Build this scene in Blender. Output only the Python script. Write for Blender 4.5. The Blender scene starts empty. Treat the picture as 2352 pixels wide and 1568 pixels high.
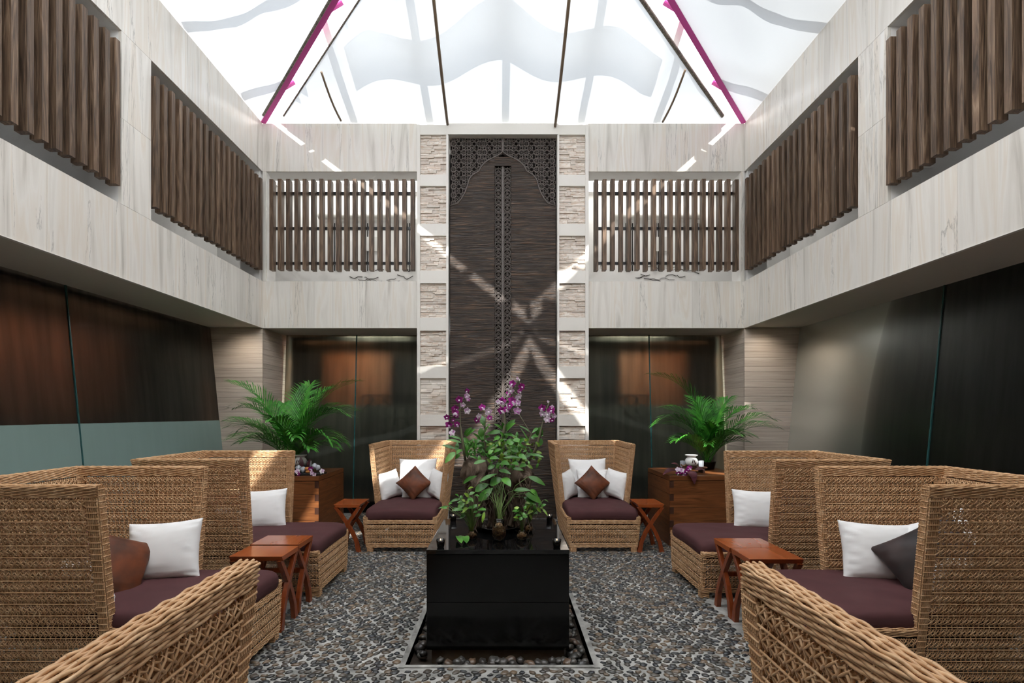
import bpy, math, random
import numpy as np
from mathutils import Vector, Matrix, noise
R = random.Random(7)
PI = math.pi
S = bpy.context.scene
C = S.collection
# ------------------------------------------------------------------ camera, light, exposure
cam = bpy.data.cameras.new('camera'); co = bpy.data.objects.new('camera', cam); C.objects.link(co)
co.location = (0, 0, 1.6); co.rotation_euler = (PI/2, 0, 0)
cam.lens = 18; cam.sensor_width = 36; cam.shift_x = 16/2352; cam.shift_y = 166/2352
cam.clip_start = .05; cam.clip_end = 200
S.camera = co
w = bpy.data.worlds.new('world'); S.world = w; w.use_nodes = True
wb = w.node_tree.nodes['Background']; wb.inputs[0].default_value = (.93, .96, 1, 1); wb.inputs[1].default_value = 3.1
sl = bpy.data.lights.new('sun', 'SUN'); sl.energy = 8.0; sl.angle = .012; sl.color = (1, .96, .9)
so = bpy.data.objects.new('sun', sl); C.objects.link(so)
so.rotation_euler = Vector((.105, 1, -1.184)).to_track_quat('-Z', 'Y').to_euler(); so.location = (0, -10, 20)
D_ = math.radians
def area(name, loc, rot, sx, sy, e, col=(1, 1, 1)):
    l = bpy.data.lights.new(name, 'AREA'); l.shape = 'RECTANGLE'; l.size = sx; l.size_y = sy; l.energy = e; l.color = col
    o = bpy.data.objects.new(name, l); C.objects.link(o); o.location = loc; o.rotation_euler = rot; return o
area('lamp_room_back_left', (-2.95, 8.95, 2.8), (D_(60), 0, 0), 1.2, .2, 22, (1, .55, .28))
for _sx in (-1, 1):
    _l = bpy.data.lights.new('soffit_downlight', 'SPOT'); _l.energy = 6; _l.spot_size = 2.4; _l.spot_blend = .9; _l.shadow_soft_size = .06; _l.color = (1, .88, .74)
    _o = bpy.data.objects.new('soffit_downlight', _l); C.objects.link(_o); _o.location = (_sx*3.88, 7.42, 2.86); _o.rotation_euler = (.30, 0, 0)
area('fill_corridor_left', (-2.6, 8.75, 5.5), (D_(28), 0, 0), 2.2, .2, 8, (1, .97, .92))  # added fill for the wall behind the back slats, no known lamp there
area('fill_corridor_right', (2.6, 8.75, 5.5), (D_(28), 0, 0), 2.2, .2, 8, (1, .97, .92))  # the same added corridor fill, right side
area('lamp_room_back_right', (2.95, 8.95, 2.8), (D_(60), 0, 0), 1.2, .2, 18, (1, .55, .3))
area('lamp_room_left', (-4.85, 6.2, 2.8), (0, D_(60), 0), .2, 2.2, 22, (1, .6, .38))
area('fill_low_left', (-2.2, 8.64, 2.84), (D_(50), 0, 0), 1.0, .05, 45, (.85, 1, .9))  # added fill that brightens the lower part of the rear glass
area('fill_low_right', (2.2, 8.64, 2.84), (D_(50), 0, 0), 1.0, .05, 45, (.85, 1, .9))  # added fill for the lower rear glass, right side
area('lamp_room_right', (4.85, 6.8, 2.8), (0, -D_(60), 0), .2, .8, 1, (1, .7, .5))
S.view_settings.view_transform = 'Standard'; S.view_settings.look = 'None'
S.view_settings.exposure = 0.5; S.view_settings.gamma = 1; S.view_settings.use_curve_mapping = False
cy = S.cycles
cy.use_denoising = True; cy.max_bounces = 9; cy.diffuse_bounces = 5; cy.glossy_bounces = 3
cy.transmission_bounces = 6; cy.transparent_max_bounces = 8; cy.sample_clamp_indirect = 6
cy.caustics_reflective = False; cy.caustics_refractive = False

# ------------------------------------------------------------------ materials
def nd(nt, t, **k):
    n = nt.nodes.new(t)
    for a, b in k.items(): setattr(n, a, b)
    return n
def base(name):
    m = bpy.data.materials.new(name); m.use_nodes = True
    nt = m.node_tree; return m, nt, nt.nodes['Principled BSDF'], nt.links.new
def c4(c): return (c[0], c[1], c[2], 1)
def plain(name, col, rough=.6, metal=0, spec=.5, bump=0, bs=60, **k):
    m, nt, p, L = base(name)
    p.inputs['Base Color'].default_value = c4(col); p.inputs['Roughness'].default_value = rough
    p.inputs['Metallic'].default_value = metal; p.inputs['Specular IOR Level'].default_value = spec
    for a, b in k.items(): p.inputs[a.replace('_', ' ')].default_value = b
    if bump:
        n = nd(nt, 'ShaderNodeTexNoise'); n.inputs['Scale'].default_value = bs; n.inputs['Detail'].default_value = 4
        tc = nd(nt, 'ShaderNodeTexCoord'); L(tc.outputs['Object'], n.inputs['Vector'])
        b = nd(nt, 'ShaderNodeBump'); b.inputs['Strength'].default_value = bump; b.inputs['Distance'].default_value = .01
        L(n.outputs[0], b.inputs['Height']); L(b.outputs[0], p.inputs['Normal'])
    return m
def ramp(nt, stops):
    r = nd(nt, 'ShaderNodeValToRGB'); e = r.color_ramp.elements
    e[0].position = stops[0][0]; e[0].color = c4(stops[0][1]); e[1].position = stops[-1][0]; e[1].color = c4(stops[-1][1])
    for p_, c_ in stops[1:-1]:
        x = e.new(p_); x.color = c4(c_)
    return r
def grain(name, stops, scale, stretch, rough=.5, bump=.3, bscale=None, vary=.0, coords='Object', dist=1.5, detail=6, bd=.01, spec=.4):
    """noise stretched along an axis through a colour ramp; vary = brightness change from one object to the next"""
    m, nt, p, L = base(name)
    tc = nd(nt, 'ShaderNodeTexCoord'); mp = nd(nt, 'ShaderNodeMapping'); mp.inputs['Scale'].default_value = stretch
    oi = nd(nt, 'ShaderNodeObjectInfo'); ad = nd(nt, 'ShaderNodeVectorMath', operation='ADD')
    ml = nd(nt, 'ShaderNodeMath', operation='MULTIPLY'); ml.inputs[1].default_value = 37.
    geo = nd(nt, 'ShaderNodeNewGeometry')
    L(oi.outputs['Random'], ml.inputs[0])
    L(tc.outputs[coords], ad.inputs[0]); L(ml.outputs[0], ad.inputs[1]) if coords == 'Object' else None
    L(ad.outputs[0], mp.inputs['Vector'])
    n = nd(nt, 'ShaderNodeTexNoise'); n.inputs['Scale'].default_value = scale; n.inputs['Detail'].default_value = detail
    n.inputs['Distortion'].default_value = dist; L(mp.outputs[0], n.inputs['Vector'])
    r = ramp(nt, stops); L(n.outputs[0], r.inputs[0])
    out = r.outputs[0]
    if vary:
        a = nd(nt, 'ShaderNodeMath', operation='ADD'); L(oi.outputs['Random'], a.inputs[0]); L(geo.outputs['Random Per Island'], a.inputs[1])
        f = nd(nt, 'ShaderNodeMath', operation='FRACT'); L(a.outputs[0], f.inputs[0])
        mr = nd(nt, 'ShaderNodeMapRange'); mr.inputs[3].default_value = 1-vary; mr.inputs[4].default_value = 1+vary; L(f.outputs[0], mr.inputs[0])
        h = nd(nt, 'ShaderNodeHueSaturation'); L(mr.outputs[0], h.inputs['Value']); L(out, h.inputs['Color']); out = h.outputs[0]
    L(out, p.inputs['Base Color']); p.inputs['Roughness'].default_value = rough; p.inputs['Specular IOR Level'].default_value = spec
    if bump:
        b = nd(nt, 'ShaderNodeBump'); b.inputs['Strength'].default_value = bump; b.inputs['Distance'].default_value = bd
        L(n.outputs[0], b.inputs['Height']); L(b.outputs[0], p.inputs['Normal'])
    return m
M = {}
M['travertine'] = grain('travertine', [(.26, (.52, .49, .44)), (.38, (.70, .665, .61)), (.50, (.79, .76, .71)), (.60, (.74, .68, .60)), (.72, (.83, .81, .77))], 1.5, (4.2, 4.2, .30), .24, .06, vary=.05, dist=1.2, detail=9, bd=.004)
def veins(m):
    nt = m.node_tree; L = nt.links.new; p = nt.nodes['Principled BSDF']; src = p.inputs['Base Color'].links[0].from_socket
    tc = nd(nt, 'ShaderNodeTexCoord'); mp = nd(nt, 'ShaderNodeMapping'); mp.inputs['Scale'].default_value = (2.2, 2.2, .16)
    L(nt.nodes['Vector Math'].outputs[0], mp.inputs['Vector'])
    n = nd(nt, 'ShaderNodeTexNoise'); n.inputs['Scale'].default_value = 1.3; n.inputs['Detail'].default_value = 10; n.inputs['Roughness'].default_value = .62; n.inputs['Distortion'].default_value = .6; L(mp.outputs[0], n.inputs['Vector'])
    a = nd(nt, 'ShaderNodeMath', operation='SUBTRACT'); a.inputs[1].default_value = .56; L(n.outputs[0], a.inputs[0])
    b = nd(nt, 'ShaderNodeMath', operation='ABSOLUTE'); L(a.outputs[0], b.inputs[0])
    r = nd(nt, 'ShaderNodeMapRange'); r.inputs[1].default_value = 0; r.inputs[2].default_value = .007; r.inputs[3].default_value = .62; r.inputs[4].default_value = 1; L(b.outputs[0], r.inputs[0])
    h = nd(nt, 'ShaderNodeHueSaturation'); L(src, h.inputs['Color']); L(r.outputs[0], h.inputs['Value']); L(h.outputs[0], p.inputs['Base Color'])
veins(M['travertine'])
M['travertine_h'] = grain('travertine_planks', [(.25, (.42, .33, .255)), (.42, (.64, .53, .44)), (.6, (.74, .64, .54)), (.8, (.82, .75, .66))], 1.6, (.8, .8, 7), .5, .25, vary=.14, dist=.8, detail=8)
M['plaster'] = grain('weathered_plaster', [(.2, (.60, .585, .56)), (.45, (.78, .77, .75)), (.8, (.84, .84, .83))], 1.2, (1, 1, 1), .8, .1, detail=9)
M['soffit'] = plain('soffit_paint', (.62, .565, .50), .8)
M['beam'] = plain('cream_stone_trim', (.78, .75, .70), .5, bump=.05)
M['slat'] = grain('slat_wood', [(.28, (.035, .022, .014)), (.45, (.10, .062, .039)), (.58, (.165, .105, .066)), (.75, (.26, .18, .12))], 3.0, (9, 9, .5), .5, .9, vary=.30, dist=2.2, detail=8, bd=.006)
M['blackmetal'] = plain('black_steel', (.012, .013, .016), .4, .3)
M['door'] = grain('gouged_dark_wood', [(.30, (.012, .008, .006)), (.45, (.035, .024, .018)), (.58, (.065, .043, .030)), (.68, (.12, .066, .035)), (.8, (.09, .06, .045))], 3.2, (.75, 1, 13), .42, 1.0, dist=1.6, detail=7, bd=.02)
M['lattice'] = plain('carved_dark_wood', (.105, .085, .075), .45, bump=.2)
M['lattice_back'] = plain('dark_backing', (.022, .014, .012), .8)
M['stone'] = grain('ledger_stone', [(.3, (.52, .36, .26)), (.43, (.68, .57, .48)), (.55, (.80, .74, .67)), (.8, (.86, .83, .79))], 1.4, (1, 1, 1.6), .75, .5, vary=.16, detail=7)
M['cement'] = grain('cement_grout', [(.3, (.16, .157, .147)), (.5, (.33, .325, .305)), (.75, (.54, .53, .505))], 5, (1, 1, 1), .8, .5, detail=9)
def pebble_mat(name, stops, rough):
    m, nt, p, L = base(name)
    oi = nd(nt, 'ShaderNodeObjectInfo'); geo = nd(nt, 'ShaderNodeNewGeometry')
    a = nd(nt, 'ShaderNodeMath', operation='ADD'); L(oi.outputs['Random'], a.inputs[0]); L(geo.outputs['Random Per Island'], a.inputs[1])
    f = nd(nt, 'ShaderNodeMath', operation='FRACT'); L(a.outputs[0], f.inputs[0])
    r = ramp(nt, stops); L(f.outputs[0], r.inputs[0])
    tc = nd(nt, 'ShaderNodeTexCoord'); n = nd(nt, 'ShaderNodeTexNoise'); n.inputs['Scale'].default_value = 40; n.inputs['Detail'].default_value = 6
    L(geo.outputs['Position'], n.inputs['Vector'])
    mr = nd(nt, 'ShaderNodeMapRange'); mr.inputs[3].default_value = .6; mr.inputs[4].default_value = 1.4; L(n.outputs[0], mr.inputs[0])
    h = nd(nt, 'ShaderNodeHueSaturation'); L(mr.outputs[0], h.inputs['Value']); L(r.outputs[0], h.inputs['Color'])
    L(h.outputs[0], p.inputs['Base Color']); p.inputs['Roughness'].default_value = rough
    return m
M['pebble'] = pebble_mat('river_pebbles', [(0, (.028, .032, .038)), (.3, (.065, .062, .057)), (.5, (.11, .095, .078)), (.7, (.19, .135, .088)), (.85, (.05, .048, .045)), (1, (.04, .045, .052))], .28)
M['riverstone'] = pebble_mat('loose_river_stones', [(0, (.035, .034, .033)), (.4, (.085, .08, .072)), (.7, (.05, .046, .042)), (1, (.15, .095, .06))], .3)
def wicker():
    m, nt, p, L = base('resin_wicker')
    geo = nd(nt, 'ShaderNodeNewGeometry'); n = nd(nt, 'ShaderNodeTexNoise'); n.inputs['Scale'].default_value = 30; n.inputs['Detail'].default_value = 3
    L(geo.outputs['Position'], n.inputs['Vector'])
    r = ramp(nt, [(.3, (.50, .285, .14)), (.55, (.64, .40, .22)), (.75, (.78, .54, .33))]); L(n.outputs[0], r.inputs[0])
    L(r.outputs[0], p.inputs['Base Color']); p.inputs['Roughness'].default_value = .42; p.inputs['Specular IOR Level'].default_value = .35
    return m
M['wicker'] = wicker()
def cloth(name, col, rough=.85, weave=600, sheen=.0, col2=None):
    m, nt, p, L = base(name)
    tc = nd(nt, 'ShaderNodeTexCoord'); n = nd(nt, 'ShaderNodeTexNoise'); n.inputs['Scale'].default_value = 7; n.inputs['Detail'].default_value = 5
    L(tc.outputs['Object'], n.inputs['Vector'])
    d = tuple(x*.8 for x in col); r = ramp(nt, [(.3, col2 or d), (.7, col)]); L(n.outputs[0], r.inputs[0])
    L(r.outputs[0], p.inputs['Base Color']); p.inputs['Roughness'].default_value = rough; p.inputs['Sheen Weight'].default_value = sheen; p.inputs['Specular IOR Level'].default_value = .2
    n2 = nd(nt, 'ShaderNodeTexNoise'); n2.inputs['Scale'].default_value = weave; L(tc.outputs['Object'], n2.inputs['Vector'])
    b = nd(nt, 'ShaderNodeBump'); b.inputs['Strength'].default_value = .15; b.inputs['Distance'].default_value = .002; L(n2.outputs[0], b.inputs['Height']); L(b.outputs[0], p.inputs['Normal'])
    return m
M['plum'] = cloth('plum_cushion_cloth', (.088, .035, .037), .8, col2=(.072, .029, .031))
M['white'] = cloth('white_cotton', (.90, .90, .90), .85, col2=(.86, .86, .86))
M['silk'] = cloth('copper_brown_silk', (.20, .060, .026), .38, sheen=.0, col2=(.055, .030, .022))
M['darksilk'] = cloth('charcoal_silk', (.05, .03, .028), .42, sheen=.1, col2=(.022, .018, .018))
M['redwood'] = grain('lacquered_red_wood', [(.3, (.27, .058, .014)), (.5, (.32, .074, .019)), (.7, (.36, .088, .025))], 1.0, (.8, 6, 6), .16, .0, spec=.5, dist=1)
M['redwood_v'] = grain('lacquered_red_wood_legs', [(.3, (.18, .036, .010)), (.5, (.23, .048, .013)), (.7, (.28, .062, .018))], 4, (9, 9, .8), .25, .03, spec=.5, dist=1)
M['teak'] = grain('oiled_teak', [(.3, (.10, .032, .010)), (.5, (.17, .058, .019)), (.68, (.23, .085, .028))], 2.2, (.7, .7, 9), .38, .1, vary=.12, dist=2.5, spec=.4)
M['teakpale'] = grain('pale_oiled_teak', [(.3, (.28, .12, .04)), (.5, (.45, .22, .08)), (.68, (.55, .30, .13))], 2.2, (.7, .7, 9), .38, .1, vary=.1, dist=2.5)
M['teakend'] = plain('dark_end_grain', (.045, .015, .007), .5)
M['granite'] = plain('polished_black_granite', (.004, .0042, .0045), .035, 0, .5)
M['granite_side'] = grain('black_granite_cladding', [(.3, (.002, .002, .0021)), (.7, (.004, .004, .0041))], 3, (6, 6, .5), .12, 0, spec=.22)
M['rust'] = grain('rust_stained_plinth', [(.3, (.08, .05, .03)), (.5, (.14, .11, .08)), (.7, (.20, .11, .05))], 4, (1, 1, 1), .8, .3)
M['pink'] = plain('magenta_paint', (.72, .09, .42), .45)
M['rope'] = grain('grey_rope', [(.35, (.10, .085, .07)), (.6, (.26, .23, .19))], 30, (1, 1, 1), .8, .3)
M['rod'] = plain('bronze_rod', (.20, .14, .09), .5)
def fabric():
    m, nt, p, L = base('translucent_canopy_cloth'); nt.nodes.remove(p)
    d = nd(nt, 'ShaderNodeBsdfDiffuse'); d.inputs[0].default_value = (.88, .88, .88, 1)
    t = nd(nt, 'ShaderNodeBsdfTranslucent'); t.inputs[0].default_value = (.285, .295, .305, 1)
    mx = nd(nt, 'ShaderNodeMixShader'); mx.inputs[0].default_value = .62
    L(d.outputs[0], mx.inputs[1]); L(t.outputs[0], mx.inputs[2]); L(mx.outputs[0], nt.nodes['Material Output'].inputs[0]); return m
M['fabric'] = fabric()
M['shadestrip'] = M['fabric'].copy(); M['shadestrip'].name = 'shade_strip_cloth'
for _n in M['shadestrip'].node_tree.nodes:
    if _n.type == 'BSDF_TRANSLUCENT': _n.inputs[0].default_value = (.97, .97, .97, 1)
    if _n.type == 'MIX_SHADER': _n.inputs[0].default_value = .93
M['fillcloth'] = M['fabric'].copy(); M['fillcloth'].name = 'bright_fill_cloth'  # for cloth out of view, passes extra light as fill
for _n in M['fillcloth'].node_tree.nodes:
    if _n.type == 'BSDF_TRANSLUCENT': _n.inputs[0].default_value = (.90, .90, .90, 1)
    if _n.type == 'MIX_SHADER': _n.inputs[0].default_value = .75
def clear(name, tint, rough, fac=.08):
    m, nt, p, L = base(name); nt.nodes.remove(p)
    t = nd(nt, 'ShaderNodeBsdfTransparent'); t.inputs[0].default_value = c4(tint)
    g = nd(nt, 'ShaderNodeBsdfGlossy'); g.inputs['Roughness'].default_value = rough
    lw = nd(nt, 'ShaderNodeFresnel'); lw.inputs[0].default_value = 1.35
    mx = nd(nt, 'ShaderNodeMixShader'); L(lw.outputs[0], mx.inputs[0]); L(t.outputs[0], mx.inputs[1]); L(g.outputs[0], mx.inputs[2])
    L(mx.outputs[0], nt.nodes['Material Output'].inputs[0]); return m
M['clear'] = clear('clear_glazing', (.95, .98, 1), .02)
M['jarglass'] = clear('jar_glass', (.90, .94, .92), .03)
def frosted(name, tint, diff, fd, rough):
    m, nt, p, L = base(name); nt.nodes.remove(p)
    rf = nd(nt, 'ShaderNodeBsdfRefraction'); rf.inputs[0].default_value = c4(tint); rf.inputs['Roughness'].default_value = rough; rf.inputs['IOR'].default_value = 1.22
    tc = nd(nt, 'ShaderNodeTexCoord'); mp = nd(nt, 'ShaderNodeMapping'); mp.inputs['Scale'].default_value = (7, 7, .12); L(tc.outputs['Object'], mp.inputs['Vector'])
    no = nd(nt, 'ShaderNodeTexNoise'); no.inputs['Scale'].default_value = 1.5; no.inputs['Detail'].default_value = 6; L(mp.outputs[0], no.inputs['Vector'])
    rr_ = ramp(nt, [(.3, tuple(x*.78 for x in tint)), (.7, tuple(min(1, x*1.15) for x in tint))]); L(no.outputs[0], rr_.inputs[0]); L(rr_.outputs[0], rf.inputs[0])
    g = nd(nt, 'ShaderNodeBsdfAnisotropic'); g.inputs['Roughness'].default_value = .30; g.inputs[0].default_value = (.85, .9, .88, 1)
    d = nd(nt, 'ShaderNodeBsdfDiffuse'); d.inputs[0].default_value = c4(diff)
    a = nd(nt, 'ShaderNodeMixShader'); a.inputs[0].default_value = fd; L(rf.outputs[0], a.inputs[1]); L(d.outputs[0], a.inputs[2])
    fr = nd(nt, 'ShaderNodeFresnel'); fr.inputs[0].default_value = 1.22
    mx = nd(nt, 'ShaderNodeMixShader'); L(fr.outputs[0], mx.inputs[0]); L(a.outputs[0], mx.inputs[1]); L(g.outputs[0], mx.inputs[2])
    L(mx.outputs[0], nt.nodes['Material Output'].inputs[0]); return m
M['frost'] = frosted('frosted_glass', (.66, .62, .56), (.06, .065, .058), .30, .45)
M['frostdark'] = frosted('smoked_frosted_glass', (.24, .25, .235), (.012, .015, .013), .12, .40)
M['film'] = frosted('teal_frosting', (.4, .5, .48), (.30, .42, .39), .85, .4)
M['glassedge'] = plain('green_glass_edge', (.03, .10, .10), .2)
M['roomwood'] = grain('brown_wood_panel', [(.3, (.10, .045, .022)), (.7, (.20, .085, .04))], 2, (4, 4, .5), .6, 0)
M['roomdark'] = plain('dark_room', (.035, .033, .03), .8)
M['roomgrey'] = plain('grey_room_panel', (.22, .23, .21), .8)
M['leaf'] = grain('glossy_leaf', [(.3, (.03, .115, .015)), (.55, (.07, .23, .03)), (.75, (.16, .36, .07))], 6, (1, 1, 1), .32, .1, vary=.3, dist=.5)
M['leafyellow'] = grain('yellow_green_leaf', [(.3, (.10, .22, .02)), (.7, (.26, .40, .05))], 6, (1, 1, 1), .35, 0, vary=.2)
M['palm'] = grain('palm_leaf', [(.3, (.02, .12, .015)), (.55, (.06, .27, .03)), (.75, (.15, .42, .06))], 5, (1, 1, 1), .32, 0, vary=.4)
M['stem'] = plain('green_stem', (.12, .19, .05), .5)
M['cane'] = plain('grey_green_cane', (.13, .12, .07), .6, bump=.3)
M['petal'] = grain('magenta_petal', [(.35, (.16, .004, .09)), (.6, (.34, .012, .25)), (.75, (.55, .10, .48))], 25, (1, 1, 1), .55, 0, vary=.3)
M['petalwhite'] = grain('white_violet_petal', [(.35, (.45, .12, .42)), (.5, (.72, .60, .72)), (.7, (.80, .78, .76))], 25, (1, 1, 1), .55, 0)
M['driftwood'] = grain('driftwood', [(.25, (.03, .02, .015)), (.45, (.13, .09, .065)), (.6, (.24, .18, .135)), (.8, (.34, .27, .21))], 7, (1, 1, .45), .85, 1.0, dist=2.5, detail=9, bd=.03)
M['root'] = grain('brown_fibre', [(.35, (.04, .016, .006)), (.5, (.20, .085, .03)), (.68, (.55, .34, .16))], 60, (1, 1, 1), .4, .8)
M['blackglass'] = plain('black_glass', (.004, .003, .003), .05)
M['wax'] = plain('red_wax_glow', (.35, .012, .01), .4, Emission_Color=(1, .05, .01, 1), Emission_Strength=1.6)  # flame's red glow in the wax is put in as emission
M['flame'] = plain('flame', (1, .6, .2), .5, Emission_Color=(1, .55, .18, 1), Emission_Strength=6.)
M['porcelain'] = plain('white_porcelain', (.78, .78, .76), .18)
M['cutout_shade'] = plain('dark_cutout', (.05, .02, .012), .6)  # dark colour standing for the shade inside the burner's openings
M['frostvotive'] = plain('frosted_votive_glass', (.62, .66, .72), .3, Transmission_Weight=.3)
M['purpleleaf'] = grain('purple_leaf', [(.3, (.045, .012, .018)), (.7, (.14, .045, .055))], 8, (1, 1, 1), .4, .2)
M['brownstuff'] = plain('brown_pods', (.20, .10, .045), .5, bump=.4, bs=90)
M['orange'] = plain('orange_fruit_slice', (.60, .24, .07), .5)
M['pot'] = plain('black_pot', (.012, .012, .012), .35)
M['soil'] = plain('dark_soil', (.03, .02, .013), .9)
M['pipe'] = plain('white_pipe', (.62, .61, .58), .5)
M['crack'] = plain('black_crack', (.02, .017, .014), .9)

# ------------------------------------------------------------------ mesh helpers
class MB:
    def __init__(s): s.v = []; s.f = []
    def add(s, vs, fs):
        o = len(s.v); s.v += [tuple(x) for x in vs]; s.f += [tuple(i+o for i in f) for f in fs]; return s
    def box(s, x0, x1, y0, y1, z0, z1, mt=None):
        vs = [(x, y, z) for z in (z0, z1) for x, y in ((x0, y0), (x1, y0), (x1, y1), (x0, y1))]
        if mt is not None: vs = [mt @ Vector(v) for v in vs]
        return s.add(vs, [(3, 2, 1, 0), (4, 5, 6, 7), (0, 1, 5, 4), (1, 2, 6, 5), (2, 3, 7, 6), (3, 0, 4, 7)])
    def bar(s, a, b, wx, wy, up=(0, 0, 1)):
        a = Vector(a); b = Vector(b); d = (b-a).normalized(); u = Vector(up); q = d.cross(u).normalized(); r = q.cross(d)
        vs = [p+q*sx*wx/2+r*sy*wy/2 for p in (a, b) for sx, sy in ((-1, -1), (1, -1), (1, 1), (-1, 1))]
        return s.add(vs, [(3, 2, 1, 0), (4, 5, 6, 7), (0, 1, 5, 4), (1, 2, 6, 5), (2, 3, 7, 6), (3, 0, 4, 7)])
    def tube(s, pts, r, n=6, cap=True):
        pts = [Vector(p) for p in pts]; k = len(pts); rs = r if isinstance(r, (list, tuple)) else [r]*k
        vs = []; q = None
        for i, p in enumerate(pts):
            t = (pts[min(i+1, k-1)]-pts[max(i-1, 0)]).normalized()
            if q is None: q = t.orthogonal().normalized()
            else:
                q = q-t*q.dot(t); q = q.normalized() if q.length > 1e-6 else t.orthogonal().normalized()
            b = t.cross(q)
            vs += [p+(q*math.cos(2*PI*j/n)+b*math.sin(2*PI*j/n))*rs[i] for j in range(n)]
        fs = [(i*n+j, i*n+(j+1) % n, (i+1)*n+(j+1) % n, (i+1)*n+j) for i in range(k-1) for j in range(n)]
        if cap: fs += [tuple(range(n-1, -1, -1)), tuple((k-1)*n+j for j in range(n))]
        return s.add(vs, fs)
    def ring(s, c, r, t, n=14, m=4, ax=None, arc=1., ph=0.):
        """ring in the XZ plane round c"""
        c = Vector(c); k = int(n*arc)+(0 if arc >= 1 else 1); vs = []
        for i in range(k):
            a = ph+2*PI*i/n; d = Vector((math.cos(a), 0, math.sin(a)))
            vs += [c+d*r+(d*math.cos(2*PI*j/m+PI/4)+Vector((0, 1, 0))*math.sin(2*PI*j/m+PI/4))*t for j in range(m)]
        fs = [(i*m+j, i*m+(j+1) % m, ((i+1) % k)*m+(j+1) % m, ((i+1) % k)*m+j) for i in range(k if arc >= 1 else k-1) for j in range(m)]
        return s.add(vs, fs)
    def lathe(s, prof, n=24, c=(0, 0, 0)):
        vs = [(c[0]+r*math.cos(2*PI*j/n), c[1]+r*math.sin(2*PI*j/n), c[2]+z) for r, z in prof for j in range(n)]
        k = len(prof)
        return s.add(vs, [(i*n+j, i*n+(j+1) % n, (i+1)*n+(j+1) % n, (i+1)*n+j) for i in range(k-1) for j in range(n)])
    def grid(s, fn, nu, nv):
        vs = [fn(i/nu, j/nv) for j in range(nv+1) for i in range(nu+1)]
        return s.add(vs, [(j*(nu+1)+i, j*(nu+1)+i+1, (j+1)*(nu+1)+i+1, (j+1)*(nu+1)+i) for j in range(nv) for i in range(nu)])
    def prism(s, poly, y0, y1):
        """polygon in XZ pushed along Y"""
        n = len(poly); vs = [(x, y0, z) for x, z in poly]+[(x, y1, z) for x, z in poly]
        return s.add(vs, [tuple(range(n)), tuple(range(2*n-1, n-1, -1))]+[(i, i+n, (i+1) % n+n, (i+1) % n) for i in range(n)])
    def blob(s, c, r, n=8, m=6, jit=0, seed=0):
        vs = []; c = Vector(c); r = Vector(r)
        for i in range(1, m):
            for j in range(n):
                a = PI*i/m; b = 2*PI*j/n; d = Vector((math.sin(a)*math.cos(b), math.sin(a)*math.sin(b), math.cos(a)))
                k = 1+jit*noise.noise(d*1.7+Vector((seed*3.1, seed, 0))); vs.append((c.x+d.x*r.x*k, c.y+d.y*r.y*k, c.z+d.z*r.z*k))
        vs += [(c.x, c.y, c.z+r.z), (c.x, c.y, c.z-r.z)]; T = len(vs)-2
        fs = [(i*n+j, (i+1)*n+j, (i+1)*n+(j+1) % n, i*n+(j+1) % n) for i in range(m-2) for j in range(n)]
        fs += [(T, j, (j+1) % n) for j in range(n)]+[(T+1, (m-2)*n+(j+1) % n, (m-2)*n+j) for j in range(n)]
        return s.add(vs, fs)
    def mesh(s, name, mat, smooth=False, bevel=0):
        me = bpy.data.meshes.new(name); me.from_pydata(s.v, [], s.f); me.materials.append(mat)
        if smooth: me.polygons.foreach_set('use_smooth', [True]*len(me.polygons))
        me.update(); return me
    def build(s, name, mat, parent=None, smooth=False, bevel=0, loc=None):
        o = link(name, s.mesh(name, mat, smooth), parent, loc)
        if bevel:
            b = o.modifiers.new('bevel', 'BEVEL'); b.width = bevel; b.segments = 2; b.limit_method = 'ANGLE'
        return o
def link(name, me, parent=None, loc=None):
    o = bpy.data.objects.new(name, me); C.objects.link(o); o.parent = parent
    if loc is not None: o.location = loc
    return o
def tag(o, label=None, cat=None, group=None, kind=None):
    if label: o['label'] = label
    if cat: o['category'] = cat
    if group: o['group'] = group
    if kind: o['kind'] = kind
    return o
def thing(name, loc, label, cat, group=None, rz=0):
    o = bpy.data.objects.new(name, None); C.objects.link(o); o.location = loc; o.rotation_euler = (0, 0, rz); o.empty_display_size = .1
    return tag(o, label, cat, group)
def copy_tree(o, parent=None):
    c = o.copy(); C.objects.link(c); c.parent = parent
    for ch in list(o.children): copy_tree(ch, c)
    return c
def smooth(o, ang=35):
    o.data.polygons.foreach_set('use_smooth', [True]*len(o.data.polygons))
    return o
def struct(o): return tag(o, kind='structure')
UX, HY, F = 1160., 950., 1176.
def at(px, py, Y): return Vector(((px-UX)/F*Y, Y, 1.6-(py-HY)/F*Y))

# ================================================================== ROOM
XL, XR, YB, YN = -3.694, 3.648, 7.8, .458
Z1, Z2, Z3, ZT = 2.912, 3.62, 5.29, 6.02
TH = .32
def slabs(parent, cuts, z0, z1, f, depth=.03):
    """stone slabs between consecutive cuts; f maps (along, depth, z) to the box's extents"""
    for a, b in zip(cuts[:-1], cuts[1:]):
        g = .0012; x0, x1, y0, y1 = f(a+g, b-g, depth)
        m = MB().box(x0, x1, y0, y1, z0+g, z1-g); m.build('stone_slab', M['travertine'], parent)
def cuts(a, b, n): return [a+(b-a)*i/n for i in range(n+1)]
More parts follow.
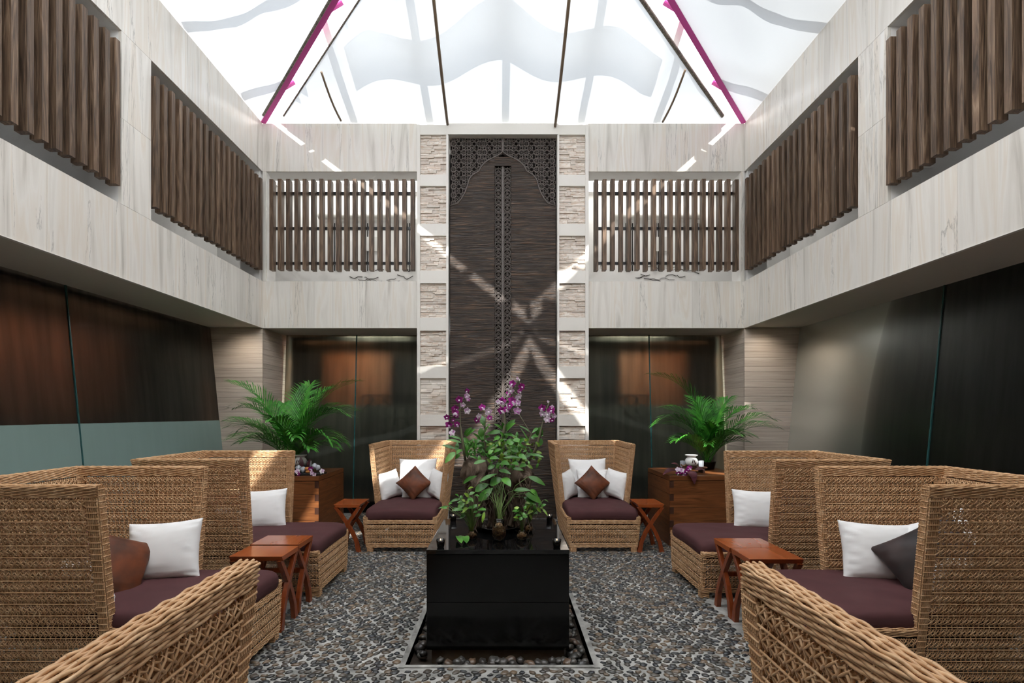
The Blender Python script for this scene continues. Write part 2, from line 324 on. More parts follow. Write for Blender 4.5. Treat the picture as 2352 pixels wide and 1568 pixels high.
# --- floor with the planting pit cut out of it
PX0, PX1, PY0, PY1 = -.634, .563, 3.25, 4.52
fl = MB()
for x0, x1, y0, y1 in ((-6, PX0, -2.6, 8.6), (PX1, 6, -2.6, 8.6), (PX0, PX1, -2.6, PY0), (PX0, PX1, PY1, 8.6)): fl.box(x0, x1, y0, y1, -.12, 0)
fl.box(PX0-.02, PX1+.02, PY0-.02, PY1+.02, -.2, -.12)
floor = struct(fl.build('floor', M['cement']))
kb = MB()   # low smooth kerb round the pit
for x0, x1, y0, y1 in ((PX0-.035, PX0, PY0-.035, PY1+.035), (PX1, PX1+.035, PY0-.035, PY1+.035), (PX0, PX1, PY0-.03, PY0), (PX0, PX1, PY1, PY1+.03)): kb.box(x0, x1, y0, y1, -.1, .008)
kb.build('pit_edge', M['cement'], floor)
# --- upper walls
def side_wall(name, X, sx):
    """sx = -1 left, +1 right: room is on the side of -sx"""
    o = MB()
    back = lambda a, b, z0, z1: o.box(min(X+sx*.03, X+sx*TH), max(X+sx*.03, X+sx*TH), a, b, z0, z1)
    E1 = (5.345, 7.76) if sx < 0 else (5.29, 7.76); E2 = (2.52, 4.93) if sx < 0 else (2.5, 4.88)
    back(YN, YB+.3, Z1+.06, Z2); back(YN, YB+.3, Z3, ZT)
    for a, b in ((YN, E2[0]), (E2[1], E1[0]), (E1[1], YB+.3)): back(a, b, Z2, Z3)
    w_ = struct(o.build(name, M['plaster']))
    f = lambda a, b, d: (min(X, X+sx*d), max(X, X+sx*d), a, b)
    slabs(w_, cuts(YN, 7.8, 10), Z1, Z2, f); slabs(w_, cuts(YN, 7.8, 8), Z3, ZT, f)
    slabs(w_, [E2[1], E1[0]], Z2, 4.45, f); slabs(w_, [E2[1], E1[0]], 4.45, Z3, f); slabs(w_, cuts(YN, E2[0], 4), Z2, Z3, f)
    # soffit under the wall and return to the glass
    struct(MB().box(min(X+sx*.031, sx*4.62), max(X+sx*.031, sx*4.62), YN-.4, 8.9, Z1, Z1+.05).build('ceiling', M['soffit']))
    MB().box(*( (X-.03, X+.006) if sx < 0 else (X-.006, X+.03)), YN, 7.79, Z1-.008, Z1-.0005).build('edge_trim', M['beam'], w_)
    # corridor behind the openings
    cb = MB(); cb.box(min(X+sx*1.45, X+sx*1.6), max(X+sx*1.45, X+sx*1.6), YN, 9.4, Z2-.2, 5.75)
    cb.box(min(X+sx*.3, X+sx*1.5), max(X+sx*.3, X+sx*1.5), YN, 8.1, Z2-.15, Z2-.05)
    cb.box(min(X+sx*.3, X+sx*1.5), max(X+sx*.3, X+sx*1.5), YN, 9.2, 5.6, 5.7)
    cb.box(min(X+sx*.3, X+sx*1.5), max(X+sx*.3, X+sx*1.5), E2[1]+.05, E1[0]-.05, Z2-.1, 5.6)
    cb.build('corridor_wall', M['plaster'], w_)
    return w_, E1, E2
wl, LE1, LE2 = side_wall('wall_left', XL, -1)
wr, RE1, RE2 = side_wall('wall_right', XR, 1)
o = MB(); b_ = lambda x0, x1, z0, z1: o.box(x0, x1, YB+.03, YB+TH, z0, z1)
OL = (-3.64, -1.345); OR = (1.26, 3.60)
b_(XL-.3, -1.3, Z1+.06, Z2); b_(1.24, XR+.3, Z1+.06, Z2); b_(XL-.3, -1.3, Z3, ZT); b_(1.24, XR+.3, Z3, ZT)
b_(XL-.3, OL[0], Z2, Z3); b_(OR[1], XR+.3, Z2, Z3)
wbk = struct(o.build('wall_back', M['plaster']))
f = lambda a, b, d: (a, b, YB, YB+d)
for a, b, o_ in ((XL, -1.34, OL), (1.26, XR, OR)):
    slabs(wbk, cuts(a, b, 3), Z1, Z2, f); slabs(wbk, cuts(a, b, 2), Z3, ZT, f)
slabs(wbk, [XL, OL[0]], Z2, Z3, f); slabs(wbk, [OR[1], XR], Z2, Z3, f)
for x0, x1 in ((XL, -1.34), (1.26, XR)):
    struct(MB().box(x0, x1, YB+.031, 8.75, Z1, Z1+.05).build('ceiling', M['soffit']))
    MB().box(x0, x1, YB-.006, YB+.03, Z1-.008, Z1-.0005).build('edge_trim', M['beam'], wbk)
wn = struct(MB().box(-5.3, 5.3, YN-.3, YN, Z1, ZT).build('wall_front', M['travertine']))
struct(MB().box(-6.3, 6.3, -2.8, -2.6, 0, Z1+.1).box(-6.3, 6.3, -2.6, YN-.3, Z1, Z1+.1).build('wall_entrance', M['roomgrey']))
# weathered wall seen through the slats of the back
yw = 9.15
cw = MB().box(-5.6, 5.6, yw, yw+.2, Z2-.3, 6.9)
cw.box(-5.2, 5.2, 8.1, 8.3, 5.6, 5.7); cw.box(-5.2, 5.2, 9.0, yw, 5.5, 5.9); cw.box(-5.6, -5.4, 8, yw, Z2, 5.7); cw.box(5.4, 5.6, 8, yw, Z2, 5.7); cw.box(-5, 5, 8.1, yw, Z2-.15, Z2-.06); cw.box(-1.3, 1.25, 8.1, yw, Z2-.1, 5.7)
cwall = cw.build('corridor_wall', M['plaster'], wbk)
MB().box(-5.2, 5.2, 8.3, 9.0, 5.64, 5.65).build('corridor_fill_strip', M['fillcloth'], wbk)  # translucent strip added to let daylight onto the corridor wall
for sgn, x0, x1 in ((-1, -3.3, -1.7), (1, 1.9, 3.4)):
    MB().tube([(x0, yw-.09, 5.1), (x1+.1, yw-.09, 5.1)], .06, 10).build('pipe', M['pipe'], wbk, True)
    for xc in (x0+.25, (x0+x1)/2, x1-.05):
        m = MB()
        for k in range(4): m.box(xc+.04*k, xc+.04*k+.014, yw-.02, yw+.01, 4.15, 5.0)
        m.build('vent_slot', M['crack'], wbk)
    m = MB()
    for k in range(16):
        p = Vector((R.uniform(x0+.4, x1), yw-.004, R.choice((3.95, 4.05, 4.2, 3.75))+R.uniform(-.05, .05))); pts = [p]
        for j in range(R.randint(3, 7)):
            p = p+Vector((R.uniform(.02, .08), 0, R.uniform(-.035, .035))); pts.append(p)
        m.tube(pts, R.uniform(.002, .006), 4)
    m.build('crack', M['crack'], wbk)
    MB().box(x0+.75, x0+1.05, yw-.03, yw, 4.5, 4.75).build('vent_cover', M['pipe'], wbk)
# --- lower level: corner columns clad in thin horizontal travertine courses
for sx, X, xg in ((-1, XL, -4.62), (1, XR, 4.62)):
    col = struct(MB().box(min(X+sx*.03, xg), max(X+sx*.03, xg), YB+.03, 8.9, 0, Z1).build('column', M['plaster']))
    col['label'] = 'corner column clad in pale horizontal travertine courses, %s side' % ('left' if sx < 0 else 'right')
    me1 = MB().box(-.5, .5, 0, .03, 0, 1).mesh('stone_course', M['travertine_h']); me2 = MB().box(0, .03, -.5, .5, 0, 1).mesh('stone_course', M['travertine_h'])
    z = 0; i = 0
    while z < Z1-.01:
        h = min((.150 if i % 2 else .078)*R.uniform(.9, 1.1), Z1-z); i += 1
        a = link('stone_course', me1, col, ((X+xg)/2, YB-R.uniform(0, .003), z)); a.scale = (abs(xg-X), 1, h-.0025)
        b = link('stone_course', me2, col, (X if sx < 0 else X, (YB+8.75)/2, z)); b.scale = (-1 if sx < 0 else 1, .95, h-.0025)
        z += h
# --- leaning frosted glass
def pane(name, p0, p1, top0, top1, mat, th=.012, nrm=(0, -1, 0), parent=None):
    m = MB(); n_ = Vector(nrm)*th; a = [Vector(p) for p in (p0, p1, top1, top0)]
    m.add([*a, *[x+n_ for x in a]], [(3, 2, 1, 0), (4, 5, 6, 7), (0, 1, 5, 4), (1, 2, 6, 5), (2, 3, 7, 6), (3, 0, 4, 7)])
    return m.build(name, mat, parent)
GT, GB = 8.57, 8.35
def yb(z): return GB+(GT-GB)*z/Z1
wi = 0
for xs in ((-3.66, -2.478, -1.30), (1.22, 2.405, 3.62)):
    for a, b in zip(xs[:-1], xs[1:]):
        wi += 1
        struct(pane('window_%d' % wi, (a+.006, yb(.17), .17), (b-.006, yb(.17), .17), (a+.006, GT, Z1), (b-.006, GT, Z1), M['frost']))
    MB().bar((xs[1], yb(.17)-.012, .17), (xs[1], GT-.012, Z1), .012, .02, (1, 0, 0)).build('glass_joint', M['glassedge'], wbk)
    struct(MB().box(xs[0], xs[2], GB-.09, GB+.06, 0, .17).build('baseboard_back', M['granite_side']))
def xs_(z, sx): return sx*(4.215+.285*z/Z1)
for sx, js, mat in ((-1, (-.6, 2.4, 5.22, 7.8), M['frost']), (1, (-.6, 2.4, 5.22, 7.8), M['frostdark'])):
    for a, b in zip(js[:-1], js[1:]):
        wi += 1
        p = struct(pane('window_%d' % wi, (xs_(.1, sx), a+.006, .1), (xs_(.1, sx), b-.006, .1), (xs_(Z1, sx), a+.006, Z1), (xs_(Z1, sx), b-.006, Z1), mat, nrm=(-sx, 0, 0)))
        if sx < 0:
            pane('frosted_film', (xs_(.1, sx)+.014, a+.006, .1), (xs_(.1, sx)+.014, b-.006, .1), (xs_(1.5, sx)+.014, a+.006, 1.5), (xs_(1.5, sx)+.014, b-.006, 1.5), M['film'], .003, (-sx, 0, 0), p)
        if b < 7.7: MB().bar((xs_(.1, sx)-sx*.014, b, .1), (xs_(Z1, sx)-sx*.014, b, Z1), .02, .014, (0, 1, 0)).build('glass_joint', M['glassedge'], wl if sx < 0 else wr)
    struct(MB().box(min(sx*4.15, sx*4.3), max(sx*4.15, sx*4.3), YN, 7.8, 0, .1).build('baseboard_left' if sx < 0 else 'baseboard_right', M['granite_side']))
# rooms behind the glass
rb = MB().box(-6.2, 6.2, 10.4, 10.6, 0, 3.2); rb.box(-6.2, 6.2, 8.6, 10.4, -.1, 0); rb.box(-6.2, 6.2, 8.9, 10.4, 2.87, 2.97)
struct(rb.build('wall_room_behind', M['roomdark']))
for sx in (-1, 1):
    r_ = MB().box(min(sx*6.2, sx*6.4), max(sx*6.2, sx*6.4), -2.6, 10.4, 0, 3.2); r_.box(min(sx*4.6, sx*6.3), max(sx*4.6, sx*6.3), -2.6, 9, 2.87, 2.97)
    struct(r_.build('wall_room_side', M['roomdark']))
    MBo = MB().box(min(sx*3.45, sx*2.2), max(sx*3.45, sx*2.2), 9.75, 9.8, .95, 2.75).build('wood_partition', M['roomwood'])
    tag(MBo, 'brown wood partition glowing behind frosted glass, %s of the carved door' % ('left' if sx < 0 else 'right'), 'partition')
    MBo = MB().box(min(sx*3.4, sx*1.3), max(sx*3.4, sx*1.3), 8.95, 9.0, .5, 1.75).build('added_low_panel', M['roomgrey'])  # panel added to give the pale light reflected low in the rear glass
    tag(MBo, 'low grey panel added behind the frosted glass for the pale light in it, %s of the door' % ('left' if sx < 0 else 'right'), 'screen')
    m = MB(); cx = sx*1.95; cz = 1.45
    for i in range(5):
        for j in range(5):
            m.ring((cx+(i-2)*.19, 8.68, cz+(j-2)*.19), .08, .013, 12, 4); m.ring((cx+(i-2)*.19, 8.68, cz+(j-2)*.19), .035, .010, 8, 4)
    for k in range(6): m.box(cx-.48, cx+.48, 8.67, 8.69, cz-.485+k*.19, cz-.475+k*.19)
    for k in range(6): m.box(cx-.485+k*.19, cx-.475+k*.19, 8.67, 8.69, cz-.48, cz+.48)
    tag(m.build('lattice_screen', M['roomdark']), 'ring patterned lattice screen seen dimly behind frosted glass %s of door' % ('left' if sx < 0 else 'right'), 'screen')
tag(MB().box(-5.75, -5.7, 5.0, 7.6, 1.5, 2.75).build('wood_partition', M['roomwood']), 'long brown wood partition blurred behind the left glass wall', 'partition')
tag(MB().box(5.6, 5.65, 6.2, 7.4, 0.6, 2.75).build('wood_partition', M['roomwood']), 'dim brown partition blurred behind the right glass wall', 'partition')

# ================================================================== PILLARS with ledger stone panels
PZ = [(309, 401), (427, 514), (541, 621), (650, 729), (759, 841), (868, 952), (978, 1062), (1086, 1170)]
st_me = MB().box(-.5, .5, 0, 1, -.5, .5).mesh('ledger_stone', M['stone'])
for s, (px0, px1) in enumerate(((958, 1030), (1280, 1352))):
    side = 'left' if s == 0 else 'right'
    yp = 7.76; X0 = (px0-UX)/F*yp; X1 = (px1-UX)/F*yp; i0 = X0+.045; i1 = X1-.035
    if s: i0 = X0+.03; i1 = X1-.05
    m = MB().box(X0, X1, yp+.06, YB+.35, 0, 5.98); zs = [5.98]
    for a, b in PZ: zs += [1.6-(a-HY)/F*yp, 1.6-(b-HY)/F*yp]
    zs.append(0)
    for k in range(0, len(zs), 2): m.box(i0, i1, yp, yp+.06, zs[k+1], zs[k])
    m.box(X0, i0, yp-.008, yp+.06, 0, 5.98); m.box(i1, X1, yp-.008, yp+.06, 0, 5.98)
    pl = struct(m.build('pillar', M['beam'])); pl['label'] = 'tall cream pillar with recessed ledger stone panels, %s of the carved door' % side
    cnt = 0; rest = MB()
    for a, b in zip(zs[1:-1:2], zs[2::2]):
        z = b
        while z < a-.012:
            h = min(R.uniform(.018, .042), a-z); x = i0
            while x < i1-.01:
                L_ = R.uniform(.07, .22)
                if i1-x-L_ < .05: L_ = i1-x
                d = R.uniform(.008, .034)
                if cnt < 300:
                    q = link('ledger_stone', st_me, pl, (x+L_/2, yp+.06-d, z+h/2)); q.scale = (L_-.002, d, h-.002)
                else: rest.box(x+.001, x+L_-.001, yp+.06-d, yp+.06, z+.001, z+h-.001)
                cnt += 1; x += L_
            z += h
    if rest.v: tag(rest.build('ledger_stones', M['stone'], pl), kind='stuff')

# ================================================================== CARVED DOOR
yd = 7.86
dx = lambda p: (p-UX)/F*yd
dz = lambda p: 1.6-(p-HY)/F*yd
dr = thing('carved_door', (0, yd, 0), 'towering dark carved wooden door with arched lattice top between the stone pillars', 'door')
def dloc(m, name, mat, sm=False, par=dr, bevel=0):
    o = m.build(name, mat, par, sm, bevel); o.location = (0, -yd, 0); return o
struct(MB().box(dx(1030), dx(1280), yd-.12, yd+.3, dz(318), dz(293)).build('trim_1', M['beam']))
dloc(MB().box(dx(1033), dx(1278), yd+.06, yd+.12, 0, dz(318)), 'backing', M['lattice_back'])
arch = [(1034, 475), (1052, 469), (1062, 456), (1068, 445), (1072.5, 433), (1077.5, 415), (1082, 408), (1088, 402.5), (1100.5, 395), (1104, 388), (1108, 382), (1115, 375), (1123.5, 369), (1134, 364), (1144, 359), (1150, 355), (1155, 350)]
for sgn in (1, -1):
    mir = (lambda x: x) if sgn == 1 else (lambda x: 2310-x)
    mid = 1136 if sgn == 1 else 2310-1136
    top = [p for p in arch if p[0] <= 1136]+[(1136, 363)]
    for zlo, zhi in ((0, dz(759.5)), (dz(758.5), None)):
        if zhi is not None: poly = [(dx(mir(1034)), zlo), (dx(mir(1136)), zlo), (dx(mir(1136)), zhi), (dx(mir(1034)), zhi)]
        else: poly = [(dx(mir(1034)), zlo), (dx(mir(1136)), zlo)]+[(dx(mir(a)), dz(b)) for a, b in reversed(top)]
        if sgn == -1: poly = poly[::-1]
        dloc(MB().prism(poly, yd-.03, yd+.06), 'door_leaf', M['door'])
    dloc(MB().tube([(dx(mir(a)), yd-.03, dz(b)) for a, b in arch], .012, 6), 'arch_moulding', M['lattice'], True)
    x0, x1 = sorted((dx(mir(1136)), dx(mir(1153.5))))
    m = MB(); z = .06; u = .0565; cxm = (x0+x1)/2; hw = (x1-x0)/2
    while z < dz(386):
        m.ring((cxm, yd, z+u), hw-.007, .0085, 14); m.ring((cxm, yd, z+u), .012, .007, 8)
        for k in range(3):
            a = PI/2+2*PI*k/3; m.ring((cxm+math.cos(a)*.026, yd, z+u+math.sin(a)*.026), .013, .006, 8)
        for k in (-1, 1): m.ring((cxm+k*hw*.95, yd, z+2*u), .017, .007, 8)
        m.box(cxm-.006, cxm+.006, yd-.005, yd+.005, z+2*u-.018, z+2*u+.018)
        z += 2*u
    dloc(m, 'lattice_strip', M['lattice'], True)
    m = MB(); px = .079; pz = .0655*2; nx = 10
    for i in range(nx):
        for j in range(9):
            cx = dx(1155)-sgn*(.045+i*px); cz = dz(322)-.058-j*pz
            if abs(cx-dx(1155)) > .80: continue
            pxx = 1155-abs(cx-dx(1155))*F/yd; ar = np.interp(pxx, [p[0] for p in arch], [p[1] for p in arch]); 
            if cz < dz(ar)-.09: continue
            if i % 3 == 2:
                m.ring((cx, yd, cz), .037, .010, 6, 4); m.ring((cx, yd, cz+pz/2), .018, .008, 8)
            else:
                m.ring((cx, yd, cz), .042, .010, 14)
                for k in range(4):
                    a = PI/4+PI/2*k; m.ring((cx+math.cos(a)*.02, yd, cz+math.sin(a)*.02), .014, .006, 8)
                m.ring((cx, yd, cz+pz/2), .022, .008, 10)
                m.ring((cx+px/2, yd, cz+pz/2), .018, .007, 8)
    dloc(m, 'lattice_spandrel', M['lattice'], True)
dloc(MB().box(dx(1136), dx(1174), yd-.035, yd+.06, dz(383), dz(363)), 'centre_block', M['door'])
dloc(MB().box(dx(1153), dx(1157), yd-.02, yd+.06, 0, dz(383)), 'centre_bar', M['lattice'])
dloc(MB().box(dx(1153), dx(1157), yd-.02, yd+.06, dz(352), dz(318)), 'centre_bar', M['lattice'])

# ================================================================== SLAT SCREENS
def slat_mesh():
    m = MB().box(-.029, .029, -.05, .05, 0, 1.37); me = m.mesh('slat', M['slat']); return me
sm_ = slat_mesh()
def screen(x0, dxs, n, label, loc, rz, zoff=0):
    t = thing('slat_screen', loc, label, 'screen', 'slatted timber screens in the upper openings', rz)
    for i in range(n):
        o = link('slat', sm_, t, (x0+dxs*i, 0, R.uniform(-.008, .008))); o.rotation_euler = (0, 0, R.uniform(-.03, .03)); o.rotation_euler[2] += 0
    for z in (.13, .665, 1.20):
        MB().box(x0-.02, x0+dxs*(n-1)+.02, .05, .085, z-.02, z+.02).build('rail', M['blackmetal'], t)
    for i in (1, n//2, n-2): MB().box(x0+dxs*i-.02, x0+dxs*i+.02, .085, .26, .10, .14).build('bracket', M['pipe'], t)
    return t
sc = 7.74/F
screen((623-UX)*sc, 19.07*sc, 18, 'brown slatted screen in back wall opening, left of the carved door', (0, 7.79, 3.775), 0)
screen((1370-UX)*sc, 19.0*sc, 18, 'brown slatted screen in back wall opening, right of the carved door', (0, 7.79, 3.775), 0)
screen(-1.17, .1275, 19, 'far slatted screen of the left wall, running into the back corner', (XL-.01, 6.56, 3.765), PI/2)
screen(-1.17, .1275, 19, 'near slatted screen of the left wall, cut by the photo edge', (XL-.01, 3.71, 3.765), PI/2)
screen(-1.17, .1275, 19, 'far slatted screen of the right wall, running into the back corner', (XR+.01, 6.50, 3.765), -PI/2)
screen(-1.17, .1275, 19, 'near slatted screen of the right wall, cut by the photo edge', (XR+.01, 3.65, 3.765), -PI/2)

# ================================================================== ROOF
SL = .333; ZW = 6.05
roof = struct(thing('roof_frame', (0, 3, ZW), 'glazed hipped roof frame with magenta hip beams', 'roof'))
roof['kind'] = 'structure'
def rl(m, name, mat, sm=False):
    o = m.build(name, mat, roof, sm); o.location = (0, -3, -ZW); return o
Rm = (XR-XL)/2; xc = (XR+XL)/2
apex_b = (xc, YB-Rm, ZW+SL*Rm); apex_n = (xc, YN+Rm, ZW+SL*Rm)
for c, ap in (((XL, YB), apex_b), ((XR, YB), apex_b), ((XL, YN), apex_n), ((XR, YN), apex_n)):
    rl(MB().bar((c[0], c[1], ZW), ap, .085, .06), 'hip_beam', M['pink'])
rl(MB().bar(apex_b, apex_n, .1, .16), 'ridge_beam', M['pink'])
glz = .22
for i in range(5):      # rafters of the back slope, above the cloth
    x = xc+(-2+i)*1.15; s1 = Rm-abs(x-xc)
    if s1 > .3: rl(MB().bar((x, YB, ZW+glz), (x, YB-s1, ZW+glz+SL*s1), .09, .12), 'rafter', M['beam'])
for s in (-1, 1):
    X = XL if s < 0 else XR
    for i in range(6):
        y = YN+1.3+i*1.3; s1 = min(Rm, YB-y, y-YN)
        rl(MB().bar((X, y, ZW+glz), (X-s*s1, y, ZW+glz+SL*s1), .07, .1), 'rafter', M['beam'])
    for k in (.5, 1.5, 2.7):   # short struts between hip and jack rafters
        p = Vector((X-s*k, YB-k, ZW+SL*k)); rl(MB().bar(p, p+Vector((-s*.20, -.02, .10)), .045, .045), 'strut', M['pink'])
        rl(MB().bar(p+Vector((-s*.0, -.07, .03)), p+Vector((-s*.20, -.09, .13)), .02, .03), 'strut', M['blackmetal'])
g = .30
rl(MB().add([(XL, YB, ZW+g), (XR, YB, ZW+g), (apex_b[0], apex_b[1], apex_b[2]+g)], [(0, 1, 2)]), 'glazing', M['clear'])
rl(MB().add([(XL, YN, ZW+g), (XR, YN, ZW+g), (apex_n[0], apex_n[1], apex_n[2]+g)], [(2, 1, 0)]), 'glazing', M['clear'])
for X in (XL, XR):
    rl(MB().add([(X, YN, ZW+g), (X, YB, ZW+g), (apex_b[0], apex_b[1], apex_b[2]+g), (apex_n[0], apex_n[1], apex_n[2]+g)], [(0, 1, 2, 3)]), 'glazing', M['clear'])
# low upstand that carries the glazing
rl(MB().box(XL-.3, XR+.3, YB+.1, YB+.3, ZT, ZW+.3).box(XL-.3, XR+.3, YN-.2, YN-.05, ZT, ZW+.3).box(XL-.3, XL-.1, YN, YB+.1, ZT, ZW+.3).box(XR+.1, XR+.3, YN, YB+.1, ZT, ZW+.3), 'upstand', M['beam'])
# canopy cloths
def folds(u, v, k): return .05*noise.noise(Vector((u*5+k, v*1.6, k)))+.025*noise.noise(Vector((u*13, v*2.5+k, 3)))
def back_cloth(u, v):
    s = v*3.45; gl = .25+.03*s; gr = .26+.06*s
    xl = XL+s+gl; xr = XR-s-gr
    if xl > xr: xl = xr = (xl+xr)/2
    x = xl+(xr-xl)*u; k = min(1, s*2)
    edge = math.exp(-min(x-xl, xr-x)*2.2)-math.exp(-min(x-xl, xr-x)*9)
    return (x, YB-s, ZW-.02+SL*s+k*(folds(u*(xr-xl)*.35, v*2, 1)*1.3*edge-.10*math.sin(min(PI, s/3.4*PI))*(1-math.exp(-min(x-xl, xr-x)*3))))
o = MB().grid(back_cloth, 90, 60).build('canopy_cloth', M['fabric'], None, True)
tag(o, 'white translucent canopy cloth above the back wall and carved door', 'canopy', 'shade cloths under the glass roof')
for s, nm in ((-1, 'left'), (1, 'right')):
    X = XL if s < 0 else XR
    def side_cloth(u, v):
        q = v*3.55; y0 = YN+q; y1 = YB-q-.05; y = y0+(y1-y0)*u
        k = min(1, q*2)
        return (X-s*q, y, ZW-.03+SL*q+k*(.09*noise.noise(Vector((y*.9+q*1.2, q*.5, 5+s)))+.03*noise.noise(Vector((y*3+q*3, q, 2)))-.08*math.sin(q/3.55*PI))*min(1, (y1-y)*1.2+.05))
    YM = 4.1
    def far_part(u, v):
        q = v*3.55; y0 = max(YM, YN+q); y1 = max(YB-q-.05, y0+.001); return side_cloth(((y0+(y1-y0)*u)-(YN+q))/max(1e-3, (YB-q-.05)-(YN+q)), v)
    def near_part(u, v):
        q = v*3.55; y0 = YN+q; y1 = max(min(YM-.02, YB-q-.05), y0+.001); return side_cloth(((y0+(y1-y0)*u)-(YN+q))/max(1e-3, (YB-q-.05)-(YN+q)), v)
    o = MB().grid(far_part, 80, 40).build('canopy_cloth', M['fabric'], None, True)
    tag(o, 'white translucent canopy cloth above the far half of the %s wall' % nm, 'canopy', 'shade cloths under the glass roof')
    o = MB().grid(near_part, 40, 24).build('canopy_cloth', M['fillcloth'], None, True)
    tag(o, 'unseen canopy cloth, thinned to add fill light above the near half of the %s wall' % nm, 'canopy', 'shade cloths under the glass roof')
    e = [Vector(back_cloth(0 if s < 0 else 1, i/30))+Vector((0, 0, -.0)) for i in range(1, 28)]
    tag(MB().tube(e, .028 if s > 0 else .012, 8).build('edge_rope', M['rope'], None, True), 'grey rope hem along the %s edge of the back canopy cloth' % nm, 'rope')
    if s < 0:
        e = [Vector(side_cloth(1, i/30))+Vector((-.03, 0, -.01)) for i in range(1, 28)]
        tag(MB().tube(e, .02, 8).build('edge_rope', M['rope'], None, True), 'brown rope hem beside the magenta beam on the left canopy cloth', 'rope')
def front_cloth(u, v):
    s = v*3.5; xl = XL+s+.25; xr = XR-s-.25
    if xl > xr: xl = xr = (xl+xr)/2
    return (xl+(xr-xl)*u, YN+s, ZW-.02+SL*s-.08*math.sin(s/3.5*PI))
tag(MB().grid(front_cloth, 30, 20).build('canopy_cloth', M['fillcloth'], None, True), 'unseen canopy cloth, thinned to add fill light above the front wall', 'canopy', 'shade cloths under the glass roof')
# added cloth strip, shaped to throw a grey shadow band on the back cloth
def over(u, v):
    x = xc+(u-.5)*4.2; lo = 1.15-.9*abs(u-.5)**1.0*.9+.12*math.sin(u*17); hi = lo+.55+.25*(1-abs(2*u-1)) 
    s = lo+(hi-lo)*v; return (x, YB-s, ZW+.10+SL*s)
tag(MB().grid(over, 40, 6).build('canopy_cloth', M['shadestrip'], None, True), 'cloth strip added to throw a grey shadow band on the middle of the back canopy', 'canopy', 'shade cloths under the glass roof')
for i, (xa, ya, xb, yb_) in enumerate(((1028, 286, 992, -40), (1275, 290, 1311, -40), (783, 277, 738, 165), (1522, 280, 1574, 160))):
    def onp(px, py):
        u = (px-UX)/F; v = (HY-py)/F      # X=uY, Z=1.6+vY, Z=ZW-.1+SL(YB-Y)
        Y = (ZW-.14+SL*YB-1.6)/(v+SL); return Vector((u*Y, Y, 1.6+v*Y))
    a, b = onp(xa, ya), onp(xb, yb_)
    pts = [a.lerp(b, k/8)-Vector((0, 0, .05*math.sin(k/8*PI))) for k in range(9)]
    tag(MB().tube(pts, .021 if i < 2 else .015, 8).build('canopy_rod', M['rod'], None, True), ['long bronze rod left of the canopy middle, above the left pillar', 'long bronze rod right of the canopy middle, above the right pillar', 'short bronze rod near the left magenta beam', 'short bronze rod near the right magenta beam'][i], 'rod', 'rods holding up the back canopy')

# ================================================================== WICKER DAYBED
def flat_tubes(strands, n=5):
    """strands in (u,v,w) space -> vertex array and quad list"""
    m = MB()
    for pts, r in strands: m.tube(pts, r, n, cap=False)
    return np.array(m.v), np.array(m.f)
class Weave:
    def __init__(s): s.V = []; s.F = []; s.o = 0
    def put(s, V, Fq, q, Wd, Ht):
        """V in metres on a Wd x Ht sheet mapped to quad q=(p00,p10,p11,p01)"""
        p = [np.array(x, float) for x in q]
        u = np.clip(V[:, 0:1]/Wd, -.01, 1.01); v = np.clip(V[:, 1:2]/Ht, -.01, 1.01)
        P = p[0]*(1-u)*(1-v)+p[1]*u*(1-v)+p[2]*u*v+p[3]*(1-u)*v
        n = np.cross(p[1]-p[0], p[3]-p[0]); n = n/np.linalg.norm(n)
        s.V.append(P+n*V[:, 2:3]); s.F.append(Fq+s.o); s.o += len(V)
    def tile(s, tpl, q, Wd, Ht, x0, x1, nx, y0, y1, ny, cw, ch):
        V, Fq = tpl
        sx = (x1-x0)/nx/cw; sy = (y1-y0)/ny/ch
        B = V*np.array([sx, sy, 1])
        offs = np.array([[x0+i*cw*sx, y0+j*ch*sy, 0] for j in range(ny) for i in range(nx)])
        VV = (B[None]+offs[:, None]).reshape(-1, 3)
        FF = (Fq[None]+(np.arange(len(offs))*len(V))[:, None, None]).reshape(-1, 4)
        s.put(VV, FF, q, Wd, Ht)
    def mesh(s, name):
        V = np.concatenate(s.V).astype(np.float32); Fq = np.concatenate(s.F).astype(np.int32)
        me = bpy.data.meshes.new(name); me.vertices.add(len(V)); me.vertices.foreach_set('co', V.ravel())
        me.loops.add(Fq.size); me.loops.foreach_set('vertex_index', Fq.ravel())
        me.polygons.add(len(Fq)); me.polygons.foreach_set('loop_start', np.arange(0, Fq.size, 4, dtype=np.int32))
        me.polygons.foreach_set('use_smooth', np.ones(len(Fq), dtype=bool))
        me.update(calc_edges=True); me.validate(); me.materials.append(M['wicker']); return me
CW, CH, r0 = .031, .068, .0031
def star():
    st = []; h = CH/2; c = CW/2
    st.append(([(0, 0, .0055), (c*.5, 0, .0062), (c, 0, .0048), (c*1.5, 0, .0062), (CW, 0, .0055)], .0034))    # row wire
    st.append(([(0, h, .000), (c, h, .0015), (CW, h, .000)], r0))
    st.append(([(c, -h*.2, .007), (c, h*.25, -.001), (c, h*.6, .003), (c, h, .0065), (c, h*1.4, .003), (c, h*1.8, .006)], .0036))   # stake
    for sx in (-1, 1):                                                                                         # arms crossing the next cell's
        st.append(([(c+sx*.001, h*.95, .0075), (c+sx*CW*.42, h*1.34, .0050+sx*.001), (c+sx*CW*.80, h*1.72, -.001)], .0031))
        st.append(([(c+sx*.001, h*1.05, .0075), (c+sx*CW*.42, h*.66, .0050-sx*.001), (c+sx*CW*.78, h*.30, -.001)], .0031))
    st.append(([(c-CW*.4, h*1.62, .000), (c, h*1.50, .006), (c+CW*.4, h*1.62, .000)], .0032))
    return flat_tubes(st)
